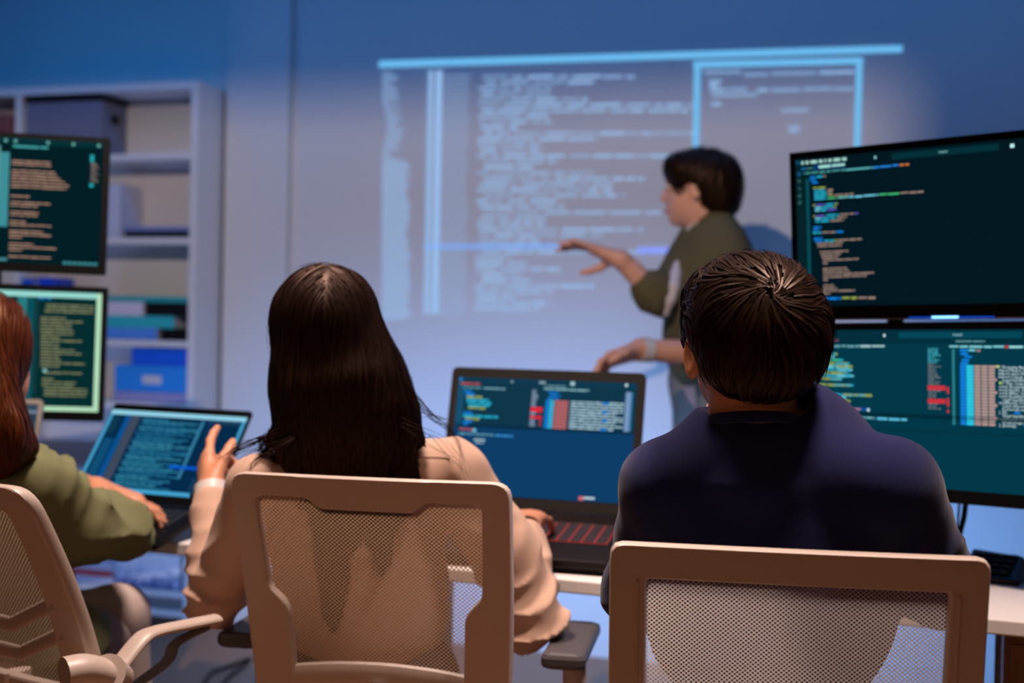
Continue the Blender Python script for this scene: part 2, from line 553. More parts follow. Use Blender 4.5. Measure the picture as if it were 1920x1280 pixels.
def shelf_things():
    bt = lambda k: S_z[k] + 0.0125
    black = mat('black_plastic', (18, 18, 22), 0.4)
    # top compartment: grey archive box with black lid and hand hole
    Y = SY0 + 0.012
    x0 = S_xm + 0.03
    x1 = on_y(190, 230, Y)[0]
    t = empty('storage_box', (x0, Y, bt(0)))
    tag(t, 'grey storage box with black lid and hand hole in the top shelf compartment', 'box')
    h = on_y(185, 188, Y)[2] - bt(0)
    g = mat('grey_card', (112, 116, 140), 0.7, var=0.05)
    b = MB(); b.box(0, x1 - x0, 0, 0.17, 0, h, bev=0.003); b.build('body', g, t)
    b = MB(); b.box(-0.006, x1 - x0 + 0.006, -0.005, 0.171, h + 0.0005, h + 0.022, bev=0.003); b.build('lid', black, t)
    b = MB(); b.box(x1 - x0 + 0.0005, x1 - x0 + 0.002, 0.06, 0.115, h * 0.62, h * 0.78); b.build('hand_hole', mat('hole', (6, 6, 8), 0.9), t)
    # neighbouring column, top
    t, w, h2, z = item('carton', 'red-brown carton at the picture left edge in the top shelf compartment', 'box', -60, 18, 200, 282, (128, 74, 78), z0=bt(0))
    # second compartment
    z = bt(1)
    t = empty('file_folder', (on_y(203, 430, SY0 + 0.03)[0], SY0 + 0.02, z), Matrix.Rotation(0.0, 4, 'Y'))
    tag(t, 'pale upright file folder standing beside the upper left monitor', 'folder')
    b = MB(); b.box(0, 0.055, 0, 0.15, 0, 0.205, bev=0.003); b.build('cover', mat('folder_pale', (196, 200, 222), 0.6), t)
    b = MB(); b.box(0.004, 0.051, 0.0, 0.151, 0.2055, 0.2075); b.build('pages', m_white, t)
    xa, xb = on_y(235, 430, SY0 + 0.02)[0], on_y(354, 430, SY0 + 0.02)[0]
    t = empty('document_tray', (xa, SY0 + 0.015, z))
    tag(t, 'flat black tray lying under a blue-grey file on the second shelf', 'tray')
    b = MB(); b.box(0, xb - xa, 0, 0.16, 0, 0.024, bev=0.002); b.build('tray_base', black, t)
    b = MB(); b.box(-0.006, xb - xa, 0.0, 0.165, 0.0245, 0.042, bev=0.002)
    o = b.build('file', mat('file_blue', (128, 140, 190), 0.5), None)
    o.location = (xa, SY0 + 0.015, z)
    tag(o, 'blue-grey flat file lying on the black tray', 'file')
    # third compartment: stack of books and boxes
    z = bt(2)
    col = lambda c: mat('book_cover', c, 0.5, var=0.06)
    pages = mat('page_edge', (205, 205, 215), 0.8)
    def book(label, pxa, pxb, z, th, rgb, d=0.165, y=0.012, cat='book', name='book'):
        a, c = on_y(pxa, 600, SY0 + y)[0], on_y(pxb, 600, SY0 + y)[0]
        t = empty(name, (a, SY0 + y, z))
        tag(t, label, cat, 'books and boxes stacked on the third shelf')
        w = c - a
        b = MB()
        b.box(0, w, 0, d, 0, 0.003); b.box(0, w, 0, d, th - 0.003, th); b.box(0, w, 0, 0.003, 0.003, th - 0.003)
        b.build('cover', col(rgb), t)
        b = MB(); b.box(0.003, w - 0.003, 0.0032, d - 0.004, 0.0032, th - 0.0032); b.build('pages', pages, t)
        return z + th + 0.0005
    xL = 148
    z1 = book('blue box file at the bottom of the third shelf stack', 168, 294, z, 0.046, (84, 146, 235))
    bk = MB(); xa, xb = on_y(303, 600, SY0 + .03)[0], on_y(350, 600, SY0 + .03)[0]
    bk.box(0, xb - xa, 0, 0.12, 0, 0.044, bev=0.003)
    o = bk.build('black_case', black); o.location = (xa, SY0 + 0.02, z)
    tag(o, 'small black case right of the blue box file on the third shelf', 'case')
    z2 = book('teal folder lying on the blue box file', 160, 326, z1, 0.045, (52, 186, 196))
    z3 = book('white box lying on the teal folder, left of a black box', 165, 268, z2, 0.052, (216, 210, 228))
    xa, xb = on_y(274, 600, SY0 + .02)[0], on_y(350, 600, SY0 + .02)[0]
    t = empty('black_box', (xa, SY0 + 0.012, z2)); tag(t, 'black box beside the white box on the third shelf stack', 'box')
    b = MB(); b.box(0, xb - xa, 0, 0.165, 0, 0.052, bev=0.003); b.build('body', black, t)
    book('thin teal book topmost of the third shelf stack', 195, 352, z3, 0.022, (44, 168, 172))
    # small upright blue and white books seen between the stacked monitors
    x = S_xm + 0.018
    for i, (w, hh, c) in enumerate(((0.05, 0.23, (26, 92, 214)), (0.026, 0.21, (176, 178, 216)), (0.05, 0.235, (20, 76, 224)), (0.04, 0.19, (60, 50, 60)), (0.05, 0.2, (180, 172, 176)))):
        t = empty('book', (x, SY0 + 0.015, bt(2)))
        tag(t, ['bright blue upright book, first right of the shelf divider', 'thin lavender upright book between two blue books', 'royal blue upright book right of the thin lavender book',
                'dark upright book between royal blue and cream books', 'cream upright book beside the book stack'][i], 'book', 'upright books between the stacked monitors')
        b = MB(); b.box(0, 0.003, 0, 0.15, 0, hh); b.box(w - 0.003, w, 0, 0.15, 0, hh); b.box(0.003, w - 0.003, 0, 0.003, 0, hh); b.build('cover', col(c), t)
        b = MB(); b.box(0.0032, w - 0.0032, 0.0032, 0.146, 0.003, hh - 0.003); b.build('pages', pages, t)
        x += w + 0.003
    # fourth compartment
    z = bt(3)
    t, w, h, _ = item('document_box', 'lavender flat box under the labelled blue box on the fourth shelf', 'box', 210, 350, 750, 764, (150, 150, 200), z0=z)
    t, w, h, _ = item('box_file', 'bright blue box file with a pale label on the fourth shelf', 'box file', 213, 350, 706, 750, (40, 146, 240), z0=z + h + 0.001)
    b = MB(); b.box(w * 0.4, w * 0.66, -0.0015, 0.0, h * 0.3, h * 0.62); lb = b.build('label_card', pages, t)
    zz = t.location.z + h + 0.001
    t, w, h, _ = item('document_box', 'deep blue box standing on the bright blue box file', 'box', 245, 350, 677, 706, (14, 96, 232), z0=zz)
    # low compartments, seen under the desk
    z = bt(6)
    m1, m2 = mat('print_white', (190, 196, 220), 0.5), mat('print_red', (190, 30, 36), 0.5)
    xa, xb = on_y(120, 1080, SY0 + .02)[0], on_y(212, 1080, SY0 + .02)[0]
    hh = on_y(160, 1050, SY0)[2] - z
    t = empty('packet', (xa, SY0 + 0.02, z)); tag(t, 'white packet with a red band on the lowest visible shelf', 'packet')
    b = MB(); b.box(0, xb - xa, 0, 0.12, 0, hh, bev=0.004); b.build('body', m1, t)
    b = MB(); b.box(0.002, xb - xa - 0.002, -0.001, 0, hh * 0.30, hh * 0.58); b.build('red_band', m2, t)
    m3 = bpy.data.materials.new('magazine_cover'); m3.use_nodes = True
    nt = m3.node_tree; bs = nt.nodes['Principled BSDF']; bs.inputs['Roughness'].default_value = 0.35
    tc = nt.nodes.new('ShaderNodeTexCoord'); nz = nt.nodes.new('ShaderNodeTexNoise'); nz.inputs['Scale'].default_value = 9; nz.inputs['Detail'].default_value = 5
    sp = nt.nodes.new('ShaderNodeSeparateXYZ'); ad = nt.nodes.new('ShaderNodeMath'); ad.operation = 'MULTIPLY_ADD'
    rp = nt.nodes.new('ShaderNodeValToRGB')
    for e, (p, c) in zip((rp.color_ramp.elements[0], rp.color_ramp.elements[1], rp.color_ramp.elements.new(0.5), rp.color_ramp.elements.new(0.62)),
                         ((0.0, (24, 30, 60)), (1.0, (90, 120, 215)), (0.42, (60, 80, 150)), (0.55, (196, 204, 228)))):
        e.position = p; e.color = lin(c) + (1,)
    nt.links.new(tc.outputs['Generated'], nz.inputs['Vector']); nt.links.new(tc.outputs['Generated'], sp.inputs[0])
    ad.inputs[1].default_value = 0.75
    nt.links.new(nz.outputs['Fac'], ad.inputs[0]); 
    ml = nt.nodes.new('ShaderNodeMath'); ml.operation = 'MULTIPLY'; ml.inputs[1].default_value = 0.42
    nt.links.new(sp.outputs['Z'], ml.inputs[0]); nt.links.new(ml.outputs[0], ad.inputs[2])
    nt.links.new(ad.outputs[0], rp.inputs[0]); nt.links.new(rp.outputs[0], bs.inputs['Base Color'])
    xa, xb = on_y(216, 1080, SY0 + .03)[0], on_y(338, 1080, SY0 + .03)[0]
    hh = on_y(280, 1040, SY0)[2] - z
    t = empty('magazine', (xa, SY0 + 0.03, z)); tag(t, 'blue and white illustrated magazine standing on the lowest visible shelf', 'magazine')
    b = MB(); b.box(0, xb - xa, 0, 0.012, 0, hh, bev=0.001); b.build('cover', m3, t)
shelf_things()

# ------------------------------------------------------------------ the projection on the wall: its light drawn as glowing strips
def projection():
    Y = WALL_Y - 0.003
    o0 = on_y(712, 120, Y)
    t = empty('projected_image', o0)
    tag(t, 'large projected page of pale blue code lines on the back wall, its light drawn as glowing strips', 'projection')
    def quad(b, x0, y0, x1, y1, dy=0.0, mi=0, sl=None):
        """picture-space corners dropped on the wall plane; sl = slope of the run"""
        s0 = sl if sl is not None else -0.031 + (y0 - 120) * 8.3e-5
        c = [on_y(x, y, Y - dy) - o0 for x, y in ((x0, y1), (x1, y1 + s0 * (x1 - x0)), (x1, y0 + s0 * (x1 - x0)), (x0, y0))]
        b.add(c, [(0, 1, 2, 3)], mi)
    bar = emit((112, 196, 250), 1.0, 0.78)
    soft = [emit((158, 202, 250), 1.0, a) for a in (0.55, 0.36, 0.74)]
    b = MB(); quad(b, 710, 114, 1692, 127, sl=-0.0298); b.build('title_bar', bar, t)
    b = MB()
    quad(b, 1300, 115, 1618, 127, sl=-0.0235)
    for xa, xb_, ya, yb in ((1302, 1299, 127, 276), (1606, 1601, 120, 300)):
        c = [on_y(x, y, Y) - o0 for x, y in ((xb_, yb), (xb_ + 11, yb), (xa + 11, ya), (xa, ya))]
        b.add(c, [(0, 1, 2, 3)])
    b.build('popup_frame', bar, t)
    g = random.Random(3)
    # file tree column
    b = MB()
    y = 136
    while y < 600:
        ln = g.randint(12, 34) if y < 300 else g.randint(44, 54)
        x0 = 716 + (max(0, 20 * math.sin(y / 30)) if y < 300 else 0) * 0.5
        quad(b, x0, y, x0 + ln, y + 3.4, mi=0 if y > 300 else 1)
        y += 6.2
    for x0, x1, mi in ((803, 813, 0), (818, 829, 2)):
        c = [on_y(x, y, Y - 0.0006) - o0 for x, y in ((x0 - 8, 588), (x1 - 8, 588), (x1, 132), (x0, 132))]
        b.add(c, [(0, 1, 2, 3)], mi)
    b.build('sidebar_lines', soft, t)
    # numbers and code
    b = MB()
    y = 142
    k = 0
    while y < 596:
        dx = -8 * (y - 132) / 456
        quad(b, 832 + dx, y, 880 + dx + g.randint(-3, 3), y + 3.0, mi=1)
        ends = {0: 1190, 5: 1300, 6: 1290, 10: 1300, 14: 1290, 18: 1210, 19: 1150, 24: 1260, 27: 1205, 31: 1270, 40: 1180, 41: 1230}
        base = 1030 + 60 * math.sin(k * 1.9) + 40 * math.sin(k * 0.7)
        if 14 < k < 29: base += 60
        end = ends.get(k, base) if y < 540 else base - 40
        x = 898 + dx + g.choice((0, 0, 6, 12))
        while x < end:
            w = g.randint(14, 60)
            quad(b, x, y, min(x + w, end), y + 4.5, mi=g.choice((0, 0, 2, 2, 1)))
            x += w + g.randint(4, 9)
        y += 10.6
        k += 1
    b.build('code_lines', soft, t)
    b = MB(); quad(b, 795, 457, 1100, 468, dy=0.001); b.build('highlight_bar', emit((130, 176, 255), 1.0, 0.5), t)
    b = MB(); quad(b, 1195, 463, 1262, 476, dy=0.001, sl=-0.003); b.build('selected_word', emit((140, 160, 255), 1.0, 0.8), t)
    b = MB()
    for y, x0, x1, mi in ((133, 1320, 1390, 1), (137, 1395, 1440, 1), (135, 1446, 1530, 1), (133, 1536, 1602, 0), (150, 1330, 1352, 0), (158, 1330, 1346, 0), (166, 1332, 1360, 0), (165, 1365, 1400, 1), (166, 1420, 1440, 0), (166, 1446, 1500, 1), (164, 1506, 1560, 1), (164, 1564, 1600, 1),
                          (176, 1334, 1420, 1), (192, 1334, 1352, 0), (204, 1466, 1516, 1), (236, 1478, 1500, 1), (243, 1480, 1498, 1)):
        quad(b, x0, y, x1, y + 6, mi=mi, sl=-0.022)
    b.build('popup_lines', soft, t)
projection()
# ------------------------------------------------------------------ screens
m_blk = mat('black_bezel', (6, 6, 7), 0.5, spec=0.12)
m_dkgrey = mat('dark_grey_plastic', (24, 18, 17), 0.55, spec=0.15, var=0.03)
m_alu = mat('silver_aluminium', (186, 176, 172), 0.4, metal=0.35)
def frame3(p0, p1, p2):
    """p0 upper left, p1 on the top edge to the right, p2 below p0 -> matrix: x right, z up, y away from the viewer"""
    x = unit(np.array(p1) - p0)
    d = np.array(p2) - p0
    z = -unit(d - (d @ x) * x)
    y = np.cross(z, x)
    M4 = Matrix.Identity(4)
    for i in range(3):
        M4[i][0], M4[i][1], M4[i][2], M4[i][3] = x[i], y[i], z[i], p0[i]
    return M4
class Ink:
    """lines of glowing code on a screen face: u right, v down, metres from the screen's upper left corner"""
    def __init__(s, ox, oz, y=-0.0006):
        s.b, s.ox, s.oz, s.y, s.m, s.key = MB(), ox, oz, y, [], {}
    def col(s, rgb):
        if rgb not in s.key:
            s.key[rgb] = len(s.m); s.m.append(emit(rgb))
        return s.key[rgb]
    def bar(s, u, v, w, h, rgb, lift=0):
        s.b.quad(s.ox + u, s.ox + u + w, s.oz - v - h, s.oz - v, s.y - lift, s.col(rgb))
    def run(s, u, v, w, h, rgb, g, word=(3, 9), lift=0):
        """a run of words: dashes with small gaps"""
        e = u + w
        while u < e - h * 0.3:
            l = min(h * g.uniform(*word) * 0.5, e - u)
            s.bar(u, v + g.uniform(0, h * .12), l, h * g.uniform(0.62, 0.85), rgb, lift)
            u += l + h * 0.45
    def text(s, u, v, size, string, rgb, lift=0):
        cu = bpy.data.curves.new('t', 'FONT')
        cu.body = string; cu.size = size; cu.resolution_u = 1
        ob = bpy.data.objects.new('t', cu); COL.objects.link(ob)
        dg = bpy.context.evaluated_depsgraph_get()
        me = bpy.data.meshes.new_from_object(ob.evaluated_get(dg))
        s.b.add([(s.ox + u + p.co.x, s.y - lift, s.oz - v - size * 0.72 + p.co.y) for p in me.vertices], [tuple(q.vertices) for q in me.polygons], s.col(rgb))
        bpy.data.objects.remove(ob); bpy.data.curves.remove(cu); bpy.data.meshes.remove(me)
    def build(s, parent, name='code_text'):
        return s.b.build(name, s.m, parent)
CY, BL, LB, TN, YG, PU, RD, WH, GN, OR = (40, 175, 205), (20, 130, 225), (110, 205, 225), (150, 128, 118), (150, 165, 80), (95, 85, 190), (205, 50, 62), (215, 240, 245), (70, 190, 120), (205, 120, 60)
def right_upper():
    p0 = P(1480, 287, 2.56)
    t = empty('monitor', p0); t.matrix_world = frame3(p0, P(1920, 243, 2.27), P(1495, 601, 2.57))
    tag(t, 'large black monitor with sparse dark code, upper of the right pair', 'monitor', 'black monitors stacked in pairs')
    W, Hh = 0.60, 0.334
    b = MB(); b.box(0, W, 0.002, 0.03, -Hh, 0, bev=0.004)
    b.box(0.05, W - 0.05, 0.03, 0.055, -Hh + 0.05, -0.05, bev=0.01)
    b.build('housing', m_blk, t)
    b = MB(); b.box(0.0, W, 0.0, 0.0018, -Hh, -Hh + 0.027); b.box(0.0, W, 0, 0.0018, -0.014, 0); b.box(0, 0.013, 0, 0.0018, -Hh + 0.027, -0.014); b.box(W - 0.013, W, 0, 0.0018, -Hh + 0.027, -0.014)
    b.build('bezel', m_blk, t)
    b = MB(); b.box(0.013, W - 0.013, 0.0003, 0.0017, -Hh + 0.027, -0.014); b.build('screen', emit((3, 24, 33)), t)
    b = MB(); b.box(0.0, W, -0.002, 0.0, -Hh - 0.001, -Hh + 0.002); b.build('trim', mat('trim_silver', (150, 140, 140), 0.3, metal=0.6), t)
    b = MB(); b.box(0.285, 0.335, -0.004, -0.0022, -Hh + 0.001, -Hh + 0.005); b.build('power_light', emit((120, 190, 255), 3.0), t)
    b = MB(); b.box(0.24, 0.40, -0.003, -0.0022, -Hh + 0.001, -Hh + 0.004); b.build('status_glow', emit((16, 70, 190), 1.0), t)
    k = Ink(0.013, -0.014)
    g = random.Random(5)
    k.bar(0.0, 0.0, 0.022, 0.29, (6, 34, 40)); k.bar(0.022, 0.040, 0.006, 0.25, (10, 78, 88), 0.0002)
    k.bar(0.20, 0.006, 0.20, 0.012, (5, 48, 56))
    k.bar(0.165, 0.008, 0.004, 0.005, (150, 215, 215), .0002); k.bar(0.42, 0.009, 0.007, 0.007, (190, 245, 250), .0003); k.text(0.29, 0.008, 0.008, 'react', (150, 225, 225), .0003)
    k.bar(0.002, 0.004, 0.007, 0.007, (40, 150, 230))
    k.bar(0.04, 0.014, 0.065, 0.01, (6, 50, 110))
    for i, w in enumerate((4, 5, 11, 6, 3, 5, 11, 7)):
        k.bar(0.013 + sum((4, 5, 11, 6, 3, 5, 11, 7)[:i]) * .0013 + i * .004, 0.005, w * .0013, 0.006, (165, 215, 205), .0003)
    k.bar(0.013, 0.017, 0.007, 0.006, (30, 140, 220)); k.run(0.022, 0.018, 0.018, 0.004, (60, 120, 130), g)
    k.run(0.050, 0.016, 0.055, 0.006, (170, 235, 215), g, (8, 16), .0003)
    k.run(0.016, 0.027, 0.09, 0.005, (70, 150, 150), g); k.run(0.107, 0.027, 0.055, 0.005, (90, 180, 185), g, (10, 20)); k.run(0.163, 0.027, 0.05, 0.005, (40, 130, 220), g); k.run(0.215, 0.027, 0.02, 0.005, OR, g)
    for v in (0.026, 0.040, 0.055, 0.069, 0.082):
        k.bar(0.004, v, 0.007, 0.007, (40, 140, 220) if v < .03 else (70, 130, 125))
    y = 0.036
    rows = [(.031, [(.012, BL), (.012, CY), (.006, TN)]), (.031, [(.012, BL)]), (.035, [(.012, BL)]), None, (.037, [(.026, YG)]),
            (.039, [(.026, CY), (.012, TN)]), (.039, [(.026, CY), (.012, TN)]), (.039, [(.028, CY), (.01, YG), (.04, TN)]), (.039, [(.026, CY), (.02, GN), (.02, (110, 190, 180)), (.06, LB), (.04, GN), (.045, TN)]), None,
            (.036, [(.004, YG), (.02, PU), (.018, CY), (.004, YG)]), (.040, [(.014, LB), (.022, CY), (.004, YG)]), (.040, [(.01, LB), (.012, CY), (.02, PU)]), None,
            (.036, [(.004, YG), (.02, PU), (.026, CY), (.03, TN), (.006, PU)]), (.040, [(.012, LB), (.03, CY), (.02, TN)]), (.040, [(.03, CY), (.028, TN)]), None,
            (.036, [(.016, BL)]), (.034, [(.014, BL)]), (.034, [(.018, CY), (.028, TN), (.014, BL)]), None, (.036, [(.018, BL)]), (.038, [(.018, BL), (.02, CY), (.004, YG), (.05, TN)])]
    for r in rows:
        if r:
            u = r[0]
            for w, c in r[1]:
                k.run(u, y, w, 0.0044, c, g, (4, 11)); u += w + .002
        y += 0.0055
    ln = [.055, .05, 0, .06, .042, .035, .075, .01, 0, .05, .055, .105, .09, .01, 0, .022, .03, .07, .02]
    for i, w in enumerate(ln):
        if w: k.run(.042 + .002 * min(i, 6) - (.002 * max(0, i - 15)), y, w, 0.0040, TN, g, (5, 14))
        y += 0.0055
    y += .003
    k.run(.040, y, .05, .006, BL, g); k.run(.093, y, .03, .006, YG, g); k.run(.126, y, .035, .006, TN, g)
    k.run(.040, y + .009, .02, .005, CY, g)
    k.text(0.527, 0.280, 0.008, 'NEXT', (110, 190, 190))
    k.build(t)
def right_lower():
    p0 = P(1497, 606, 2.555)
    t = empty('monitor', p0); t.matrix_world = frame3(p0, P(1920, 602, 2.262), P(1511, 918, 2.555))
    tag(t, 'large black monitor with dense teal code page, lower of the right pair', 'monitor', 'black monitors stacked in pairs')
    W, Hh = 0.60, 0.334
    b = MB(); b.box(0, W, 0.002, 0.03, -Hh, 0, bev=0.004); b.box(0.05, W - 0.05, 0.03, 0.055, -Hh + 0.05, -0.05, bev=0.01); b.build('housing', m_blk, t)
    b = MB(); b.box(0, W, 0, 0.0018, -Hh, -Hh + 0.025); b.box(0, W, 0, 0.0018, -0.014, 0); b.box(0, 0.010, 0, 0.0018, -Hh + 0.025, -0.014); b.box(W - 0.010, W, 0, 0.0018, -Hh + 0.025, -0.014)
    b.build('bezel', m_blk, t)
    b = MB(); b.box(0.010, W - 0.010, 0.0003, 0.0017, -Hh + 0.025, -0.014); b.build('screen', emit((3, 56, 72)), t)
    k = Ink(0.010, -0.014)
    g = random.Random(9)
    k.bar(0, 0, .58, .026, (4, 46, 60)); k.bar(.20, .004, .23, .012, (5, 70, 88), .0002)
    k.bar(.17, .008, .004, .005, WH, .0003); k.text(.305, .0055, .0085, 'react', (170, 225, 230), .0004); k.bar(.44, .008, .008, .008, (205, 245, 250), .0004)
    k.bar(0.0, .158, .58, .008, (3, 42, 56)); k.bar(0, .188, .58, .003, (4, 50, 64))
    k.run(.04, .018, .04, .005, (150, 90, 90), g)
    k.run(0.02, .029, .10, .005, (110, 170, 180), g); k.run(.122, .029, .05, .005, (170, 210, 215), g, (8, 16))
    rows = [(.03, .04, CY), (.034, .03, BL), (.04, .045, GN), (.044, .05, YG), (.046, .054, LB), (.05, .05, CY), (.044, .05, YG), (.042, .06, CY), (.04, .04, YG), None, (.03, .07, YG), None, None, (.035, .1, CY), (.04, .05, CY), (.04, .055, YG), (.045, .03, BL), (.04, .034, BL), (.035, .012, CY)]
    y = .044
    for r in rows:
        if r: k.run(r[0], y, r[1], .0058, r[2], g, (4, 10)); k.run(r[0] + r[1] * .5, y, r[1] * .6, .0056, g.choice((LB, YG, CY)), g, (4, 10))
        y += .0061
    k.bar(.03, .150, .11, .006, (10, 80, 150)); k.run(.035, .151, .09, .005, (180, 120, 120), g, (6, 12), .0003); k.bar(.135, .151, .005, .005, WH, .0004)
    k.run(.05, .167, .10, .005, (120, 190, 200), g, (5, 10)); k.run(.155, .167, .06, .0055, (90, 190, 225), g, (4, 8))
    k.run(.085, .182, .04, .005, WH, g, (6, 12)); k.run(.085, .190, .028, .005, WH, g, (6, 12))
    # file list with two red marks
    y = .034
    for i in range(28):
        rgb = (60, 160, 175) if i < 7 else (100, 110, 118)
        if i in (17, 18, 23, 24): k.bar(.256, y, .034, .0042, RD)
        else: k.run(.257, y, g.uniform(.012, .028), .0034, rgb, g, (3, 7))
        y += .0041
    k.bar(.2925, .116 - .01, .004, .012, RD); k.bar(.2925, .126, .004, .016, RD); k.bar(.2925, .148, .004, .005, RD)
    # the dense page
    k.text(.300, .022, .0065, '# appInstall.sh /index.js', (150, 205, 215)) if False else k.run(.31, .0195, .055, .005, (110, 170, 175), g, (8, 16))
    k.run(.298, .029, .10, .0055, (120, 200, 205), g, (4, 9)); k.bar(.400, .029, .005, .005, RD); k.run(.407, .029, .06, .0055, (150, 215, 215), g, (8, 16))
    lines = ['// Shopping App Shopping List (React Component)', "import React, { useState, useEffect } from 'react';", "import axios from 'axios';", "import { Input, Button, Space, List } from 'antd';",
             '  const handleItem = () => items.filter(item => item', '  // This component manages a react shopping list wit', 'const ShoppingList = () => {', 'const [items, setItems] = useState([]);', 'const [filter, setFilter] = useState("");',
             'const [newItem, setNewItem] = useState("");', '  const handleAdd = () => { if (newItem.trim()) setIt', 'useEffect(() => {', "  const stored = localStorage.getItem('shopping items')", '  if (stored) setItems(JSON.parse(stored));', '}, []);',
             '  const handleAdd = () => { if (newItem.trim()) setIt', 'useEffect(() => {', "  localStorage.setItem('shopping items', JSON.stringify", '}, [items]);']
    y = .036
    for i in range(24):
        k.bar(.303, y + .001, .005, .0042, (50, 140, 150))
        if i < 5:
            k.run(.318 + (0, .001, .008, .003, .001)[i], y, .014, .0052, BL, g, (9, 12))
            if i == 0: k.run(.334, y, .012, .005, LB, g); k.run(.348, y, .008, .005, TN, g)
        else:
            k.bar(.318, y, .0105, .0048, BL); k.bar(.3295, y, .013, .0050, (45, 205, 235))
            for q in range(3): k.bar(.3440 + q * .0130, y, .0112 + (.004 if q == 2 and i % 4 == 1 else 0), .0046, (178, 150, 145))
            j = i - 5
            if j < len(lines):
                s_ = lines[j]; ind = len(s_) - len(s_.lstrip())
                k.text(.388 + ind * .003, y - .0004, .0074, s_.strip(), WH)
                if j in (0, 1, 2, 3, 6, 7, 8, 9, 11, 13, 14, 16, 18):
                    k.bar(.392 + ind * .003 + len(s_.strip()) * .00335, y + .0006, .010, .0042, (15, 120, 215), .0002)
        y += .0058
    k.bar(.385, .0645, .004, .004, (190, 220, 90), .0003); k.bar(.389, .0940, .004, .004, (190, 220, 90), .0003)
    k.bar(.487, .2835, .006, .006, (235, 150, 120)); k.text(.495, .283, .0075, 'ultraspace', WH); k.text(.537, .283, .008, '^ o', WH)
    k.build(t)
right_upper(); right_lower()
def right_stand():
    # post and foot that carry the right pair of monitors
    e = unit(P(1920, 243, 2.27) - P(1480, 287, 2.56)); n = unit(np.cross(np.array([0, 0, 1.0]), e))
    base = P(1495, 601, 2.57) + e * .17 + n * .082
    base[2] = DZ + 0.0005
    t = empty('monitor_stand', base); tag(t, 'black post behind the stacked monitors at the desk right end', 'monitor stand')
    b = MB(); b.box(-0.07, 0.03, -0.05, 0.05, 0, 0.012, bev=0.003); b.build('foot', m_blk, t)
    b = MB(); b.tube([(0, 0, 0.0125), (0, 0, 0.72)], 0.016, 12); b.build('post', m_blk, t, True)
right_stand()
def cables():
    for i, (pts, r, lab) in enumerate((([(1812, 925, 2.42), (1808, 965, 2.42), (1800, 1000, 2.42), (1797, 1030, 2.43)], 0.0052, 'thick black cable hanging below the lower right monitor'),
                                       ([(1800, 930, 2.44), (1797, 965, 2.44), (1794, 1000, 2.44), (1792, 1028, 2.45)], 0.0022, 'thin black cable beside the thicker one under the monitor'))):
        q = spline([P(*p) for p in pts], 6)
        b = MB(); b.tube([p - q[0] for p in q], r, 8)
        o = b.build('cable', m_blk, None, True); o.location = q[0]
        tag(o, lab, 'cable')
cables()
def wedge():
    p = on_z(1868, 1085, DZ)
    t = empty('keyboard', (p[0], p[1], DZ + 0.0008), Matrix.Rotation(R_(-14), 4, 'Z'))
    tag(t, 'black wedge-shaped keyboard on the desk at the picture right edge', 'keyboard')
    b = MB()
    v = [(-.06, -.05, 0), (.05, -.05, 0), (.05, .09, 0), (-.06, .09, 0), (-.06, -.05, .012), (.045, -.05, .010), (.035, .085, .034), (-.06, .085, .040)]
    b.add(v, [(3, 2, 1, 0), (4, 5, 6, 7), (0, 1, 5, 4), (1, 2, 6, 5), (2, 3, 7, 6), (3, 0, 4, 7)])
    o = b.build('case', mat('black_soft', (26, 24, 26), 0.4), t)
    md = o.modifiers.new('b', 'BEVEL'); md.width = 0.008; md.segments = 3
    b = MB()
    for r in range(4):
        for c in range(4):
            u0 = -.05 + c * .020; y0 = -.035 + r * .028
            zt = .012 + (y0 + .05) * .19
            b.box(u0, u0 + .017, y0, y0 + .024, zt + .001, zt + .006)
    b.build('keys', m_blk, t)
wedge()
